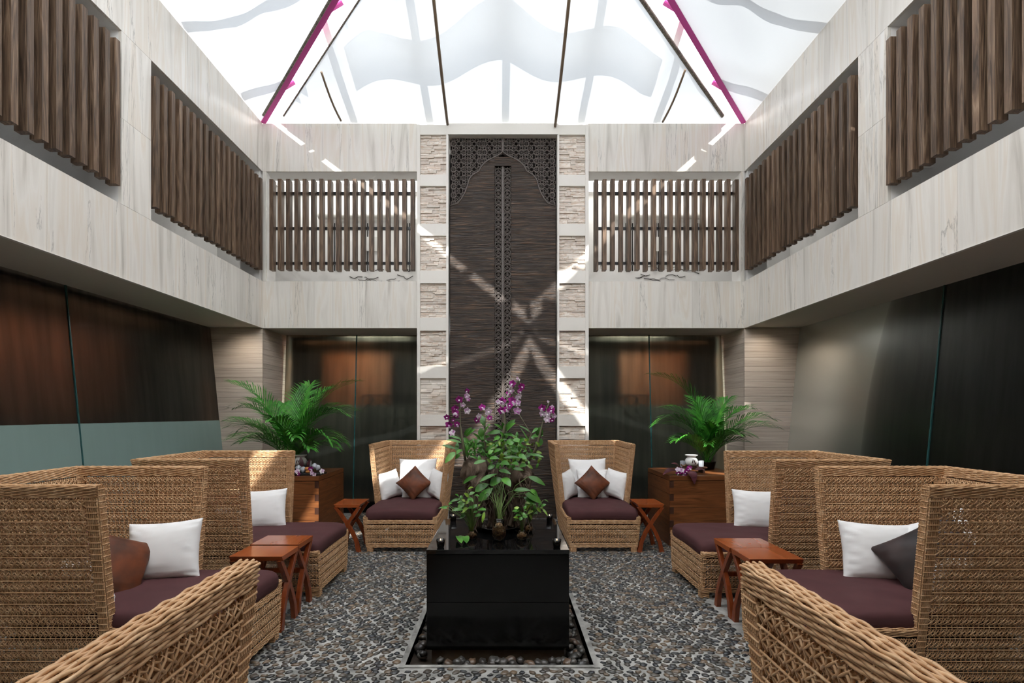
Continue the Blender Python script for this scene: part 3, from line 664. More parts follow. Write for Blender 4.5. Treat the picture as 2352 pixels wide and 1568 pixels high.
def braid(rows, ph):
    st = []; cw = .083
    for k in range(rows):
        s = 1 if k % 2 else -1
        st.append(([(cw*i/8, ph*(k+.5)+.0012*s*math.sin(PI*i/4), s*.0026*math.cos(PI*i/4)+.002) for i in range(9)], ph*.50))
    for x, s in ((0, 1), (cw/2, -1)):
        st.append(([(x, ph*rows*j/(2*rows), -.002) for j in range(0, 2*rows+1)], .0040))
    return flat_tubes(st, 6), cw
def ladder(cols, pw):
    st = []; ch = .034
    for k in range(cols): st.append(([(pw*(k+.5), ch*j/2, (.0 if j % 2 else .0035)) for j in range(3)], pw*.46))
    st.append(([(0, ch*.5, .003)]+[(pw*(k+.5), ch*.5, .0065) for k in range(cols)]+[(pw*cols, ch*.5, .003)], r0))
    return flat_tubes(st), ch
T_star = star(); BP, LP = .0079, .0096
T_br = {k: braid(k, BP) for k in (4, 5, 6, 8)}; T_la = {k: ladder(k, LP) for k in (3, 4, 5, 6)}
def dist(a, b): return math.dist(a, b)
def sheet(W_, q, top=5, bot=0, left=6, right=6):
    Wd = (dist(q[0], q[1])+dist(q[3], q[2]))/2; Ht = (dist(q[0], q[3])+dist(q[1], q[2]))/2
    top = {3: 5, 5: 8}.get(top, top); bot = {3: 5, 4: 6}.get(bot, bot); l = left*LP; r = right*LP; t = top*BP; b = bot*BP
    if top:
        tp, cw = T_br[top]; W_.tile(tp, q, Wd, Ht, 0, Wd, max(1, round(Wd/cw)), Ht-t, Ht, 1, cw, t)
    if bot:
        tp, cw = T_br[bot]; W_.tile(tp, q, Wd, Ht, 0, Wd, max(1, round(Wd/cw)), 0, b, 1, cw, b)
    if left:
        tp, ch = T_la[left]; W_.tile(tp, q, Wd, Ht, 0, l, 1, b, Ht-t, max(1, round((Ht-t-b)/ch)), l, ch)
    if right:
        tp, ch = T_la[right]; W_.tile(tp, q, Wd, Ht, Wd-r, Wd, 1, b, Ht-t, max(1, round((Ht-t-b)/ch)), r, ch)
    W_.tile(T_star, q, Wd, Ht, l, Wd-r, max(1, round((Wd-l-r)/CW)), b, Ht-t, max(1, round((Ht-t-b)/CH)), CW, CH)
def cap(W_, q, rows):
    rows = {3: 6, 4: 6, 5: 8}[rows]; Wd = dist(q[0], q[1]); Ht = dist(q[0], q[3]); tp, cw = T_br[rows]
    W_.tile(tp, q, Wd, Ht, 0, Wd, max(1, round(Wd/cw)), 0, Ht, 1, cw, rows*BP)
def ox(z): return .385+.107*z
def oy(z): return 1.22+.272*z
ZH, ZS, ZF, ZB_, YW, TK = 1.21, .405, .365, .055, .58, .05
def lad(W_, q, cols=5):
    cols = 5
    Wd = dist(q[0], q[1]); Ht = dist(q[0], q[3]); tp, ch = T_la[cols]
    W_.tile(tp, q, Wd, Ht, 0, Wd, 1, 0, Ht, max(1, round(Ht/ch)), cols*LP, ch)
def daybed():
    t = thing('wicker_daybed', (0, 0, 0), 'x', 'daybed', 'high-backed wicker daybeds')
    P = lambda s, y, z: (s*ox(z), y, z)
    W_ = Weave(); sheet(W_, (P(-1, 0, ZB_), P(1, 0, ZB_), P(1, 0, ZF), P(-1, 0, ZF)), 3, 4, 3, 3)
    cap(W_, ((-ox(ZF), .0, ZF), (ox(ZF), .0, ZF), (ox(ZF), .045, ZF), (-ox(ZF), .045, ZF)), 3)
    for s in (-1, 1): lad(W_, ((s*(ox(ZF)-.05) if s > 0 else -ox(ZF), 0, ZF), (ox(ZF) if s > 0 else -(ox(ZF)-.05), 0, ZF), (ox(ZS) if s > 0 else -(ox(ZS)-.05), 0, ZS), (s*(ox(ZS)-.05) if s > 0 else -ox(ZS), 0, ZS)), 4)
    tag(link('front_panel', W_.mesh('front_panel'), t), kind='stuff')
    for s in (-1, 1):
        flip = (lambda q: (q[1], q[0], q[3], q[2])) if s < 0 else (lambda q: q)
        W_ = Weave()
        sheet(W_, flip((P(s, 0, ZB_), P(s, YW, ZB_), P(s, YW, ZS), P(s, 0, ZS))), 3, 3, 3, 0)
        I = lambda y, z: (s*(ox(z)-TK), y, z)
        q = (P(s, 0, ZS), P(s, YW, ZS), I(YW, ZS), I(0, ZS)); cap(W_, q if s > 0 else (q[1], q[0], q[3], q[2]), 4)
        sheet(W_, flip((I(YW, ZF), I(0, ZF), I(0, ZS), I(YW, ZS))), 3, 0, 0, 0)
        tag(link('side_panel', W_.mesh('side_panel'), t), kind='stuff')
        W_ = Weave()
        sheet(W_, flip((P(s, YW, ZB_), P(s, oy(ZB_), ZB_), P(s, oy(ZH), ZH), P(s, YW, ZH))), 5, 3, 6, 6)
        sheet(W_, flip((I(oy(ZF)-TK, ZF), I(YW, ZF), I(YW, ZH), I(oy(ZH)-TK, ZH))), 5, 0, 3, 6)
        q = (P(s, YW, ZH), P(s, oy(ZH), ZH), I(oy(ZH)-TK, ZH), I(YW, ZH)); cap(W_, q if s > 0 else (q[1], q[0], q[3], q[2]), 4)
        q = (I(YW, ZF), P(s, YW, ZF), P(s, YW, ZH), I(YW, ZH)); lad(W_, q if s > 0 else (q[1], q[0], q[3], q[2]), 4)
        tag(link('wing', W_.mesh('wing'), t), kind='stuff')
        for y in (.035, oy(0)-.05):
            W_ = Weave(); x = s*(ox(0)-.035); h = .032
            for a, b in (((-1, -1), (1, -1)), ((1, -1), (1, 1)), ((1, 1), (-1, 1)), ((-1, 1), (-1, -1))):
                cap(W_, ((x+a[0]*h, y+a[1]*h, 0), (x+b[0]*h, y+b[1]*h, 0), (x+b[0]*h, y+b[1]*h, ZB_+.01), (x+a[0]*h, y+a[1]*h, ZB_+.01)), 5)
            link('leg', W_.mesh('leg'), t)
    W_ = Weave(); B = lambda x, z, k=0: (x*(ox(z)-k), oy(z)-k, z)
    sheet(W_, (B(1, ZB_), B(-1, ZB_), B(-1, ZH), B(1, ZH)), 5, 3, 6, 6)
    sheet(W_, (B(-1, ZF, TK), B(1, ZF, TK), B(1, ZH, TK), B(-1, ZH, TK)), 5, 0, 3, 3)
    cap(W_, (B(-1, ZH, TK), B(1, ZH, TK), B(1, ZH), B(-1, ZH)), 4)
    tag(link('back_panel', W_.mesh('back_panel'), t), kind='stuff')
    MB().box(-.35, .35, .03, 1.2, .30, .335).build('seat_deck', M['soil'], t)
    return t
bed = daybed()
BEDS = [  # x, y, rz, label, look
    (-1.213, 5.92, 0, 'back-left wicker daybed facing the camera, beside the left pillar'),
    (1.14, 5.92, 0, 'back-right wicker daybed facing the camera, beside the right pillar'),
    (-1.62, 4.85, PI/2, 'middle daybed of the left side, in front of the left wooden chest'),
    (1.70, 4.82, -PI/2, 'middle daybed of the right side, in front of the right wooden chest'),
    (-1.61, 3.26, PI/2, 'near daybed of the left side with shadowed tall wing'),
    (1.70, 3.26, -PI/2, 'near daybed of the right side with light glinting through its wing'),
    (-1.165, 1.93, PI, 'foreground-left daybed seen only as a thick woven wing top'),
    (1.130, 1.91, PI, 'foreground-right daybed seen only as a thick woven wing top')]
CUL = ['plum seat cushion on the back-left daybed', 'plum seat cushion on the back-right daybed', 'plum seat cushion on the middle left daybed', 'plum seat cushion on the middle right daybed', 'plum seat cushion on the near left daybed', 'plum seat cushion on the near right daybed', 'plum seat cushion on the foreground-left daybed', 'plum seat cushion on the foreground-right daybed']
def cushion_mesh(seed):
    nx, ny = 44, 52; w_, d_, h_ = .81, 1.20, .14
    def fn(side):
        def g_(u, v):
            x = math.sin((u-.5)*PI); y = math.sin((v-.5)*PI)
            px = math.copysign(abs(x)**.9, x); e = max(abs(x), abs(y)); c = (abs(x)**14+abs(y)**14)**(1/14)
            t = max(0, 1-e**26)**.40; x *= e/max(c, 1e-6); y *= e/max(c, 1e-6); taper = .84 if y < 0 else .84-.08*min(1, y*2.5)
            yy = y*d_/2*(1-.012*(1-x*x)); xx = x*taper/2*(1-.012*(1-y*y))
            if c > .999: xx *= 1.0; yy *= 1.0
            z = side*t*h_/2*(1+.10*(1-x*x)*(1-y*y))+.004*noise.noise(Vector((x*3+seed, y*3, side)))
            z -= .014*max(0, (-y-.8)/.2)**2*abs(x)**2
            return (xx, yy, z)
        return g_
    m = MB().grid(fn(1), nx, ny); m.grid(lambda u, v: fn(-1)(1-u, v), nx, ny); me = m.mesh('seat_cushion', M['plum'], True)
    return me
cume = [cushion_mesh(k) for k in (1, 5)]
for i, (x, y, rz, lab) in enumerate(BEDS):
    b = bed if i == 0 else copy_tree(bed)
    b.location = (x, y, 0); b.rotation_euler = (0, 0, rz); b['label'] = lab
    c = link('seat_cushion', cume[i % 2], None, Vector((x, y, .425 if abs(y-1.9) > .1 else .425))+Matrix.Rotation(rz, 3, 'Z') @ Vector((0, .585, 0)))
    c.rotation_euler = (0, 0, rz); tag(c, CUL[i], 'cushion', 'plum seat cushions')
# ---- throw pillows
def pillow_mesh(w_, t_, mat, seed, name):
    n = 34
    def g_(side):
        def fn(u, v):
            x = math.sin((u-.5)*PI); y = math.sin((v-.5)*PI)
            k = 1-.075*(1-y*y); l = 1-.075*(1-x*x)
            th = (max(0, 1-abs(x)**2.6)*max(0, 1-abs(y)**2.6))**.5
            wr = .009*noise.noise(Vector((x*3+seed, y*7, side)))*(abs(x)**2+abs(y)**2)*(th**.5)+.009*math.sin(y*19+seed+x*4)*max(0, abs(x)-.55)*th
            return (x*w_/2*k, side*(t_/2*th+wr), y*w_/2*l)
        return fn
    m = MB().grid(g_(-1), n, n); m.grid(lambda u, v: g_(1)(1-u, v), n, n)
    return m.mesh(name, mat, True)
PW = {('w', k): pillow_mesh(k, .17, M['white'], k*10, 'throw_pillow') for k in (.36, .42, .46, .52)}
PW.update({('s', k): pillow_mesh(k, .13, M['silk'], k*9, 'throw_pillow') for k in (.34, .42)}); PW[('d', .44)] = pillow_mesh(.50, .13, M['darksilk'], 3, 'throw_pillow')
def pillow(kind, k, loc, yaw, lean, roll, label):
    """upright pillow: faces -Y before yaw, leans back by `lean`, rolled in its own plane by `roll`"""
    o = link('throw_pillow', PW[(kind, k)], None, loc)
    o.rotation_euler = (Matrix.Rotation(yaw, 3, 'Z') @ Matrix.Rotation(-lean, 3, 'X') @ Matrix.Rotation(roll, 3, 'Y')).to_euler()
    if k == .46: o.scale = (1.04, 1, .87); o.location.z -= .02
    return tag(o, label, 'pillow', {'w': 'white throw pillows', 's': 'copper brown throw pillows', 'd': 'dark throw pillows'}[kind])
D = math.radians
for s, px0, nm in ((-1, 955, 'back-left'), (1, 1355, 'back-right')):
    k = -1 if s < 0 else 1
    pillow('w', .52, at(px0-5*k*0+(-4 if s > 0 else 4), 1100, 6.98)+Vector((0, 0, .03)), 0, D(20), D(-1), 'largest white pillow at the back of the %s daybed' % nm)
    pillow('w', .42, at(px0+6, 1112, 6.83), 0, D(22), D(1), 'white pillow directly behind the copper one, %s daybed' % nm)
    pillow('s', .34, at(951 if s < 0 else 1361, 1109, 6.66), 0, D(22), D(45), 'copper brown pillow stood on its corner, %s daybed' % nm)
    pillow('w', .36, at(894 if s < 0 else 1303, 1113, 6.72), D(52), D(14), D(-8), 'small white pillow at the left wing of the %s daybed' % nm)
    pillow('w', .36, at(1004 if s < 0 else 1414, 1111, 6.68), D(-48), D(14), D(8), 'small white pillow at the right wing of the %s daybed' % nm)
pillow('w', .46, (-2.33, 3.50, .685), D(6), D(16), D(-4), 'white pillow against the far wing of the near left daybed')
pillow('s', .42, (-2.48, 3.22, .635), D(62), D(24), D(28), 'copper brown pillow half hidden by the near left daybed wing')
pillow('w', .36, (-2.47, 3.03, .58), D(150), D(20), D(8), 'white pillow whose corner peeks past the near left daybed wing')
pillow('w', .46, (-2.42, 5.10, .665), D(5), D(14), D(-3), 'white pillow against the far wing of the middle left daybed')
pillow('s', .42, (-2.62, 4.80, .665), D(75), D(22), D(12), 'copper brown pillow sliver behind the middle left daybed wing')
pillow('w', .36, (-2.44, 4.60, .61), D(150), D(20), D(6), 'white pillow whose corner peeks past the middle left daybed wing')
pillow('w', .46, (2.50, 5.07, .665), D(-5), D(14), D(2), 'white pillow against the far wing of the middle right daybed')
pillow('d', .44, (2.74, 4.80, .665), D(-75), D(22), D(-8), 'dark pillow sliver behind the middle right daybed wing')
pillow('w', .46, (2.545, 3.50, .675), D(-5), D(16), D(3), 'white pillow against the far wing of the near right daybed')
pillow('d', .44, (2.70, 3.20, .66), D(-42), D(24), D(-38), 'charcoal pillow leaning in the near right daybed corner')
pillow('w', .36, (2.58, 3.00, .60), D(-150), D(20), D(-6), 'white pillow whose corner peeks past the near right daybed wing')
pillow('w', .42, (2.86, 3.36, .72), D(-60), D(20), D(-30), 'white pillow behind the charcoal one, near right daybed')

# ================================================================== SIDE TABLES
def table():
    """0.31 (x) by 0.40 (y) top, X-shaped trestles in the planes y=front and y=back"""
    t = thing('side_table', (0, 0, 0), 'x', 'table', 'crossed-leg red wood side tables')
    H = .558; m = MB(); m.add([(-.155, -.195, H), (.155, -.195, H), (.155, .195, H), (-.155, .195, H), (-.135, -.195, H-.038), (.135, -.195, H-.038), (.135, .195, H-.038), (-.135, .195, H-.038)],
        [(0, 1, 2, 3), (7, 6, 5, 4), (0, 4, 5, 1), (1, 5, 6, 2), (2, 6, 7, 3), (3, 7, 4, 0)])
    m.build('table_top', M['redwood'], t, bevel=.002)
    for sy in (-1, 1):
        y = sy*.172
        for sx in (-1, 1):
            # leg: straight slope to the crossing, then bowed out to the foot
            pts = [(-sx*.135, H-.036), (-sx*.005, .335), (sx*.055, .235), (sx*.105, .12), (sx*.130, 0)]
            wd = [.040, .044, .044, .040, .050]; m = MB(); k = len(pts); vs = []
            for i, (x, z) in enumerate(pts):
                for dx_, dy in ((-1, -1), (1, -1), (1, 1), (-1, 1)): vs.append((x+dx_*wd[i]/2*1.1, y+dy*.018+sx*.0015, z))
            fs = [(i*4+j, i*4+(j+1) % 4, (i+1)*4+(j+1) % 4, (i+1)*4+j) for i in range(k-1) for j in range(4)]+[(3, 2, 1, 0), (4*k-4, 4*k-3, 4*k-2, 4*k-1)]
            m.add(vs, fs).build('leg', M['redwood_v'], t, bevel=.002)
    MB().box(-.015, .015, -.155, .155, .29, .325).build('stretcher', M['redwood_v'], t, bevel=.002)
    return t
tb = table()
for i, (x, y, rz, lab) in enumerate((
    (-1.82, 6.09, 0, 'red wood side table alone beside the left wooden chest'),
    (1.68, 6.09, 0, 'red wood side table alone beside the right wooden chest'),
    (-1.825, 3.895, PI/2, 'red wood side table, nearer one of the left pair'),
    (-1.84, 4.235, PI/2, 'red wood side table, farther one of the left pair'),
    (1.95, 3.825, PI/2, 'red wood side table, nearer one of the right pair'),
    (1.945, 4.14, PI/2, 'red wood side table, farther one of the right pair'))):
    t = tb if i == 0 else copy_tree(tb)
    t.location = (x, y, 0); t.rotation_euler = (0, 0, rz); t['label'] = lab

# ================================================================== BLACK GRANITE TABLE AND STONE BED
BX0, BX1, BY0, BY1, BT, BBm = -.518, .423, 3.38, 4.36, .703, .042
gt = thing('granite_table', ((BX0+BX1)/2, (BY0+BY1)/2, 0), 'polished black granite block table in the middle of the pebble court', 'table')
def gl(m, name, mat, bevel=0):
    o = m.build(name, mat, gt, bevel=bevel); o.location = -gt.location; return o
gl(MB().box(BX0-.002, BX1+.002, BY0-.004, BY1+.004, BT-.030, BT), 'top_slab', M['granite'], .002)
midz = (BBm+BT-.034)/2
for z0, z1 in ((BBm, midz-.0012), (midz+.0012, BT-.034)):
    gl(MB().box(BX0, BX1, BY0, BY0+.02, z0, z1), 'cladding_panel', M['granite_side'], .001)
    gl(MB().box(BX0, BX1, BY1-.02, BY1, z0, z1), 'cladding_panel', M['granite_side'], .001)
    gl(MB().box(BX0, BX0+.02, BY0+.021, BY1-.021, z0, z1), 'cladding_panel', M['granite_side'], .001)
    gl(MB().box(BX1-.02, BX1, BY0+.021, BY1-.021, z0, z1), 'cladding_panel', M['granite_side'], .001)
gl(MB().box(BX0+.03, BX1-.03, BY0+.03, BY1-.03, -.11, BT-.032), 'plinth', M['rust'])
bedst = thing('stone_bed', (-.035, 3.85, -.12), 'bed of loose grey river stones in the pit round the granite table', 'stones')
soil = MB().box(PX0+.001, PX1-.001, PY0+.001, PY1-.001, -.12, -.062).build('gravel', M['soil'], bedst); soil.location = (.035, -3.85, .12)
smes = [MB().blob((0, 0, 0), (.042*R.uniform(.8, 1.3), .034, .024*R.uniform(.8, 1.3)), 9, 6, .35, k).mesh('stone', M['riverstone'], True) for k in range(7)]
k = 0
while k < 285:
    x = R.uniform(PX0+.035, PX1-.035); y = R.uniform(PY0+.035, PY1-.03)
    if BX0-.02 < x < BX1+.02 and BY0-.01 < y < BY1+.02: continue
    o = link('stone', smes[k % 7], bedst, (x+.035, y-3.85, .12-.05+R.uniform(0, .05))); o.rotation_euler = (R.uniform(-.4, .4), R.uniform(-.4, .4), R.uniform(0, 6.3)); s_ = R.uniform(.7, 1.1); o.scale = (s_, s_, s_); k += 1

# ================================================================== PEBBLES SET IN THE FLOOR
pts = []; sp = .049; cell = {}
def ok(x, y, d):
    cx, cy_ = int(x//.06), int(y//.06)
    for i in (-1, 0, 1):
        for j in (-1, 0, 1):
            for (a, b) in cell.get((cx+i, cy_+j), ()):
                if ((a-x)*.80)**2+((b-y)*1.28)**2 < d*d: return False
    cell.setdefault((cx, cy_), []).append((x, y)); return True
tries = 0
rows = int((8.3-2.75)/.042)
for j in range(rows):
    y0 = 2.75+j*.042
    lim = 1.75 if y0 < 4.4 else 2.35
    for i in range(int(2*lim/.060)):
        x = -lim+i*.060+(.030 if j % 2 else 0)+R.uniform(-.012, .012); y = y0+R.uniform(-.009, .009)
        if PX0-.05 < x < PX1+.05 and PY0-.045 < y < PY1+.045: continue
        pts.append((x, y))
pm = [MB().blob((0, 0, 0), (.0275*R.uniform(.8, 1.12), .0190*R.uniform(.8, 1.15), .010), 8, 5, .35, k+20).mesh('pebble', M['pebble'], True) for k in range(8)]
vis = [p for p in pts if abs(p[0]/p[1]) < .36+.1*0 or p[1] > 3.6]
pts.sort(key=lambda p: p[1]); ind = 0; rest = MB(); pmd = [([v.co.copy() for v in me.vertices], [tuple(f.vertices) for f in me.polygons]) for me in pm]
for (x, y) in pts:
    a = (.35 if x < 0 else -.25)+R.gauss(0, .45); s_ = R.uniform(.72, 1.22); s2 = R.uniform(.8, 1.2)
    z = .001; inview = y > 1.6*1176/640 and abs(x/y) < .48
    if ind < 300 and inview:
        o = link('pebble', pm[ind % 8], floor, (x, y, z)); o.rotation_euler = (0, 0, a); o.scale = (s_, s_*s2, 1); ind += 1
    else:
        vs, fs = pmd[R.randrange(8)]; ca, sa = math.cos(a), math.sin(a)
        rest.add([(x+(v.x*ca-v.y*s2*sa)*s_, y+(v.x*sa+v.y*s2*ca)*s_, z+v.z) for v in vs], fs)
tag(rest.build('pebbles', M['pebble'], floor, True), kind='stuff')

# ================================================================== WOODEN CHESTS
def chest(cx, cy_, side, mat):
    Wc = .95; t = thing('wooden_chest', (cx, cy_, 0), 'tall cube chest of %s teak boards with finger-jointed corners, at %s' % ('sunlit' if side == 'left' else 'deep brown', side), 'chest', 'finger-jointed wooden chests')
    h = Wc/2; MB().box(-h, h, -h, h, .795, .85).build('lid', mat, t, bevel=.003)
    MB().box(-h+.03, h-.03, -h+.03, h-.03, .0, .79).build('carcass', M['teakend'], t)
    n = 5; bh = .79/n
    for i in range(n):
        z0 = i*bh+.001; z1 = (i+1)*bh-.001
        for k in range(4):
            r_ = Matrix.Rotation(k*PI/2, 4, 'Z'); e = h if k % 2 == 0 else h-.03
            MB().box(-e, e, -h, -h+.03, z0, z1, r_).build('board', mat, t)
            for sx in (-1, 1):
                zz0 = z0+bh*(.5 if k % 2 else 0); a = sorted((sx*(h+.0005), sx*(h-.048)))
                if k % 2 == 0: MB().box(a[0], a[1], -h-.0012, -h+.01, z0+bh*.48, z1, r_).build('finger_joint', M['teakend'], t)
    return t
chest(-2.235-.475, 6.14+.475, 'left', M['teak'])
chest(1.985+.475, 6.17+.475, 'right', M['teak'])

# ================================================================== PLANTS
def leaf(m, a, b, wd, up=Vector((0, -.3, 1)), droop=.15, n=7, fold=.25, tw=0):
    """pointed leaf from a to b"""
    a = Vector(a); b = Vector(b); d = b-a; L_ = d.length; d.normalize(); q = d.cross(up)
    q = q.normalized() if q.length > 1e-4 else Vector((1, 0, 0)); nn = q.cross(d).normalized()
    if tw: q = Matrix.Rotation(tw, 3, d) @ q; nn = Matrix.Rotation(tw, 3, d) @ nn
    vs = []
    for i in range(n+1):
        t = i/n; w_ = wd/2*(math.sin(PI*min(1, t**.8*1.0))**.75 if 0 < t < 1 else 0.03)
        c = a+d*L_*t+nn*(droop*L_*(math.sin(PI*t)))
        vs += [c-q*w_+nn*fold*w_, c, c+q*w_+nn*fold*w_]
    fs = [(3*i+j, 3*i+j+1, 3*i+j+4, 3*i+j+3) for i in range(n) for j in (0, 1)]
    m.add(vs, fs)
def frond(m, a, az, L_, rise, curl, rr, nl=34, leafL=.20):
    """arching palm frond: a base, az azimuth, rise start elevation, curl total bend"""
    p = Vector(a); el = rise; pts = [p.copy()]; steps = 16; ds = L_/steps; dirs = []
    for i in range(steps):
        el -= curl/steps*(.15+1.7*i/steps); d = Vector((math.cos(az)*math.cos(el), math.sin(az)*math.cos(el), math.sin(el))); dirs.append(d); p = p+d*ds; pts.append(p.copy())
    m.tube(pts, [.006*(1-.8*i/steps) for i in range(steps+1)], 4)
    side = Vector((-math.sin(az), math.cos(az), 0))
    for k in range(nl):
        t = .24+.76*k/(nl-1); f = t*steps; i = min(int(f), steps-1); c = pts[i].lerp(pts[i+1], f-i); d = dirs[i]; up = side.cross(d).normalized()
        if up.z < 0: up = -up
        for s in (-1, 1):
            ll = leafL*(.55+.75*math.sin(PI*min(1, (t-.12)/.92)))*rr.uniform(.85, 1.1)
            v = (d*(.75+.5*t)+side*s*(.85-.3*t)+up*.30).normalized(); e1 = c+v*ll*.6; e2 = e1+(v+Vector((0, 0, -.55))).normalized()*ll*.45
            q = v.cross(up).normalized()*.0088
            m.add([c-q*.5, c+q*.5, e1+q, e1-q, e2], [(0, 1, 2, 3), (3, 2, 4)])
def palm(loc, label, seed, fr):
    rr = random.Random(seed); t = thing('potted_palm', loc, label, 'palm', 'areca palms on the chests')
    MB().lathe([(0, 0), (.10, 0), (.125, .10), (.13, .105), (.115, .105), (.10, .09), (0, .09)], 20).build('pot', M['pot'], t, True)
    for (az, L_, rise, curl, ll) in fr:
        m = MB(); b0 = Vector((rr.uniform(-.04, .04), rr.uniform(-.04, .04), .09)); frond(m, b0, D(az), L_, D(rise), D(curl), rr, 27, ll*1.2); m.build('frond', M['palm'], t)
    for k in range(6):
        a = rr.uniform(0, 6.3); MB().tube([(rr.uniform(-.03, .03), rr.uniform(-.03, .03), .08), (math.cos(a)*.06, math.sin(a)*.06, .38)], [.009, .006], 6).build('stem', M['stem'], t, True)
    return t
# azimuth 180 = to the left of the picture, 0 = right, 270 = towards the camera
frL = [(172, 1.42, 76, 66, .27), (10, 1.40, 80, 70, .25), (-15, 1.15, 72, 92, .24), (25, 1.15, 68, 76, .24), (184, 1.0, 60, 66, .23), (200, .95, 68, 90, .22), (155, 1.2, 74, 72, .24), (-30, .9, 62, 105, .22),
       (262, .9, 76, 88, .22), (90, 1.25, 80, 50, .24), (192, .78, 48, 72, .2), (-8, .72, 45, 72, .2), (235, .75, 62, 90, .2), (300, .8, 66, 95, .2), (2, .85, 60, 104, .22), (120, 1.1, 76, 70, .22), (165, 1.25, 70, 84, .24), (215, .82, 52, 70, .2),
       (60, 1.2, 82, 60, .24), (180, .9, 66, 100, .22), (-50, .7, 50, 80, .18), (0, 1.0, 74, 60, .22)]
frR = [(176, 1.52, 91, 88, .24), (182, 1.02, 76, 108, .22), (3, 1.12, 64, 82, .24), (14, 1.12, 72, 78, .24), (150, .95, 82, 76, .24), (35, 1.0, 82, 55, .22), (95, .95, 84, 50, .24), (-15, 1.0, 58, 76, .23), (210, .7, 60, 84, .18), (300, .7, 68, 84, .18), (270, .75, 78, 84, .18),
       (40, .95, 78, 70, .2), (190, .55, 58, 70, .18), (-5, .62, 54, 70, .18), (250, .6, 60, 84, .16), (100, .85, 80, 60, .18), (-40, .75, 64, 85, .18), (160, .8, 70, 74, .18), (330, .9, 68, 84, .18), (75, .9, 80, 60, .2), (20, .8, 58, 80, .2)]
palm(tuple(at(668, 1074, 6.75).xy)+(.85,), 'tall bushy palm on the left chest, fronds reaching over the daybed', 3, frL)
palm(tuple(at(1622, 1074, 6.95).xy)+(.85,), 'palm on the right chest with one tall arching frond', 5, frR)

def flower(m, mw, c, r, rr):
    """orchid: five petals and a small pale lip"""
    c = Vector(c); f = Vector((rr.uniform(-.6, .6), -1, rr.uniform(-.3, .3))).normalized(); q = f.cross(Vector((0, 0, 1))).normalized(); u = q.cross(f); a0 = rr.uniform(-.3, .3)
    for k in range(5):
        a = a0+PI/2+2*PI*k/5; d = q*math.cos(a)+u*math.sin(a)
        leaf(m if k in (1, 4, 0) or mw is None else (mw if rr.random() < .3 else m), c, c+d*r+f*r*.15, r*(1.05 if k in (1, 4) else .72), up=f, droop=.1, n=6, fold=.15)
    leaf(mw or m, c+f*.004, c+f*r*.45-u*r*.35, r*.5, up=u, droop=.2, n=4, fold=.5)
Z6 = lambda x, y, Y=3.95: at(1000+x/5.227, 860+y/5.227, Y)
Z7 = lambda x, y, Y=3.72: at(1000+x/7.35, 1140+y/7.35, Y)
# driftwood stump in a dark dish
dw = thing('driftwood_stump', (at(1145, 1100, 3.98).x, 3.98, BT), 'gnarled grey driftwood stump carrying the orchids on the granite table', 'driftwood')
MB().lathe([(0, 0), (.12, 0), (.185, .035), (.19, .04), (.18, .04), (.11, .012), (0, .012)], 32).build('dish', M['blackglass'], dw, True)
def stump(prof, c, seed):
    n = 56; m = MB(); vs = []; zz = [p[0] for p in prof]; rr_ = [p[1] for p in prof]; K = 34
    for i in range(K):
        z = zz[0]+(zz[-1]-zz[0])*i/(K-1); r = float(np.interp(z, zz, rr_))
        for j in range(n):
            a = 2*PI*j/n; p = Vector((math.cos(a), math.sin(a), z*5))
            q = p+Vector((0, 0, .8*noise.noise(p*1.2)))
            k = .86+.45*noise.noise(q*1.5+Vector((seed, 0, 0)))-.30*abs(noise.noise(Vector((q.x*3.2, q.y*3.2, q.z*1.0+seed))))+.16*noise.noise(q*6)-.35*max(0, noise.noise(q*2.6+Vector((0, seed, 0)))-.28)*3
            vs.append((c[0]+math.cos(a)*r*k, c[1]+math.sin(a)*r*k*.8, z+.035*noise.noise(Vector((a, seed, z*3)))))
    fs = [(i*n+j, i*n+(j+1) % n, (i+1)*n+(j+1) % n, (i+1)*n+j) for i in range(K-1) for j in range(n)]; fs.append(tuple((K-1)*n+j for j in range(n)))
    return m.add(vs, fs)
stump([(.01, .05), (.1, .06), (.2, .075), (.28, .09), (.35, .115), (.42, .125), (.48, .12), (.53, .10), (.56, .06)], (-.17, .0), 3).build('trunk', M['driftwood'], dw, True)
stump([(.01, .07), (.12, .07), (.2, .08), (.28, .10), (.34, .12), (.40, .125), (.46, .11), (.50, .06)], (.15, .03), 11).build('trunk', M['driftwood'], dw, True)
stump([(.01, .09), (.12, .10), (.24, .10), (.34, .11), (.42, .10), (.46, .05)], (0, .07), 5).build('trunk', M['driftwood'], dw, True)
rr = random.Random(4); m = MB()
for k in range(46):
    p = Vector((rr.uniform(-.24, .26), rr.uniform(-.12, .05), rr.uniform(.2, .45))); q = [p]
    for j in range(5):
        p = p+Vector((rr.uniform(-.03, .03), rr.uniform(-.015, .01), -rr.uniform(.02, .06))); q.append(p)
    m.tube(q, [.006, .005, .005, .004, .003, .002], 5)
m.build('root', M['driftwood'], dw, True)
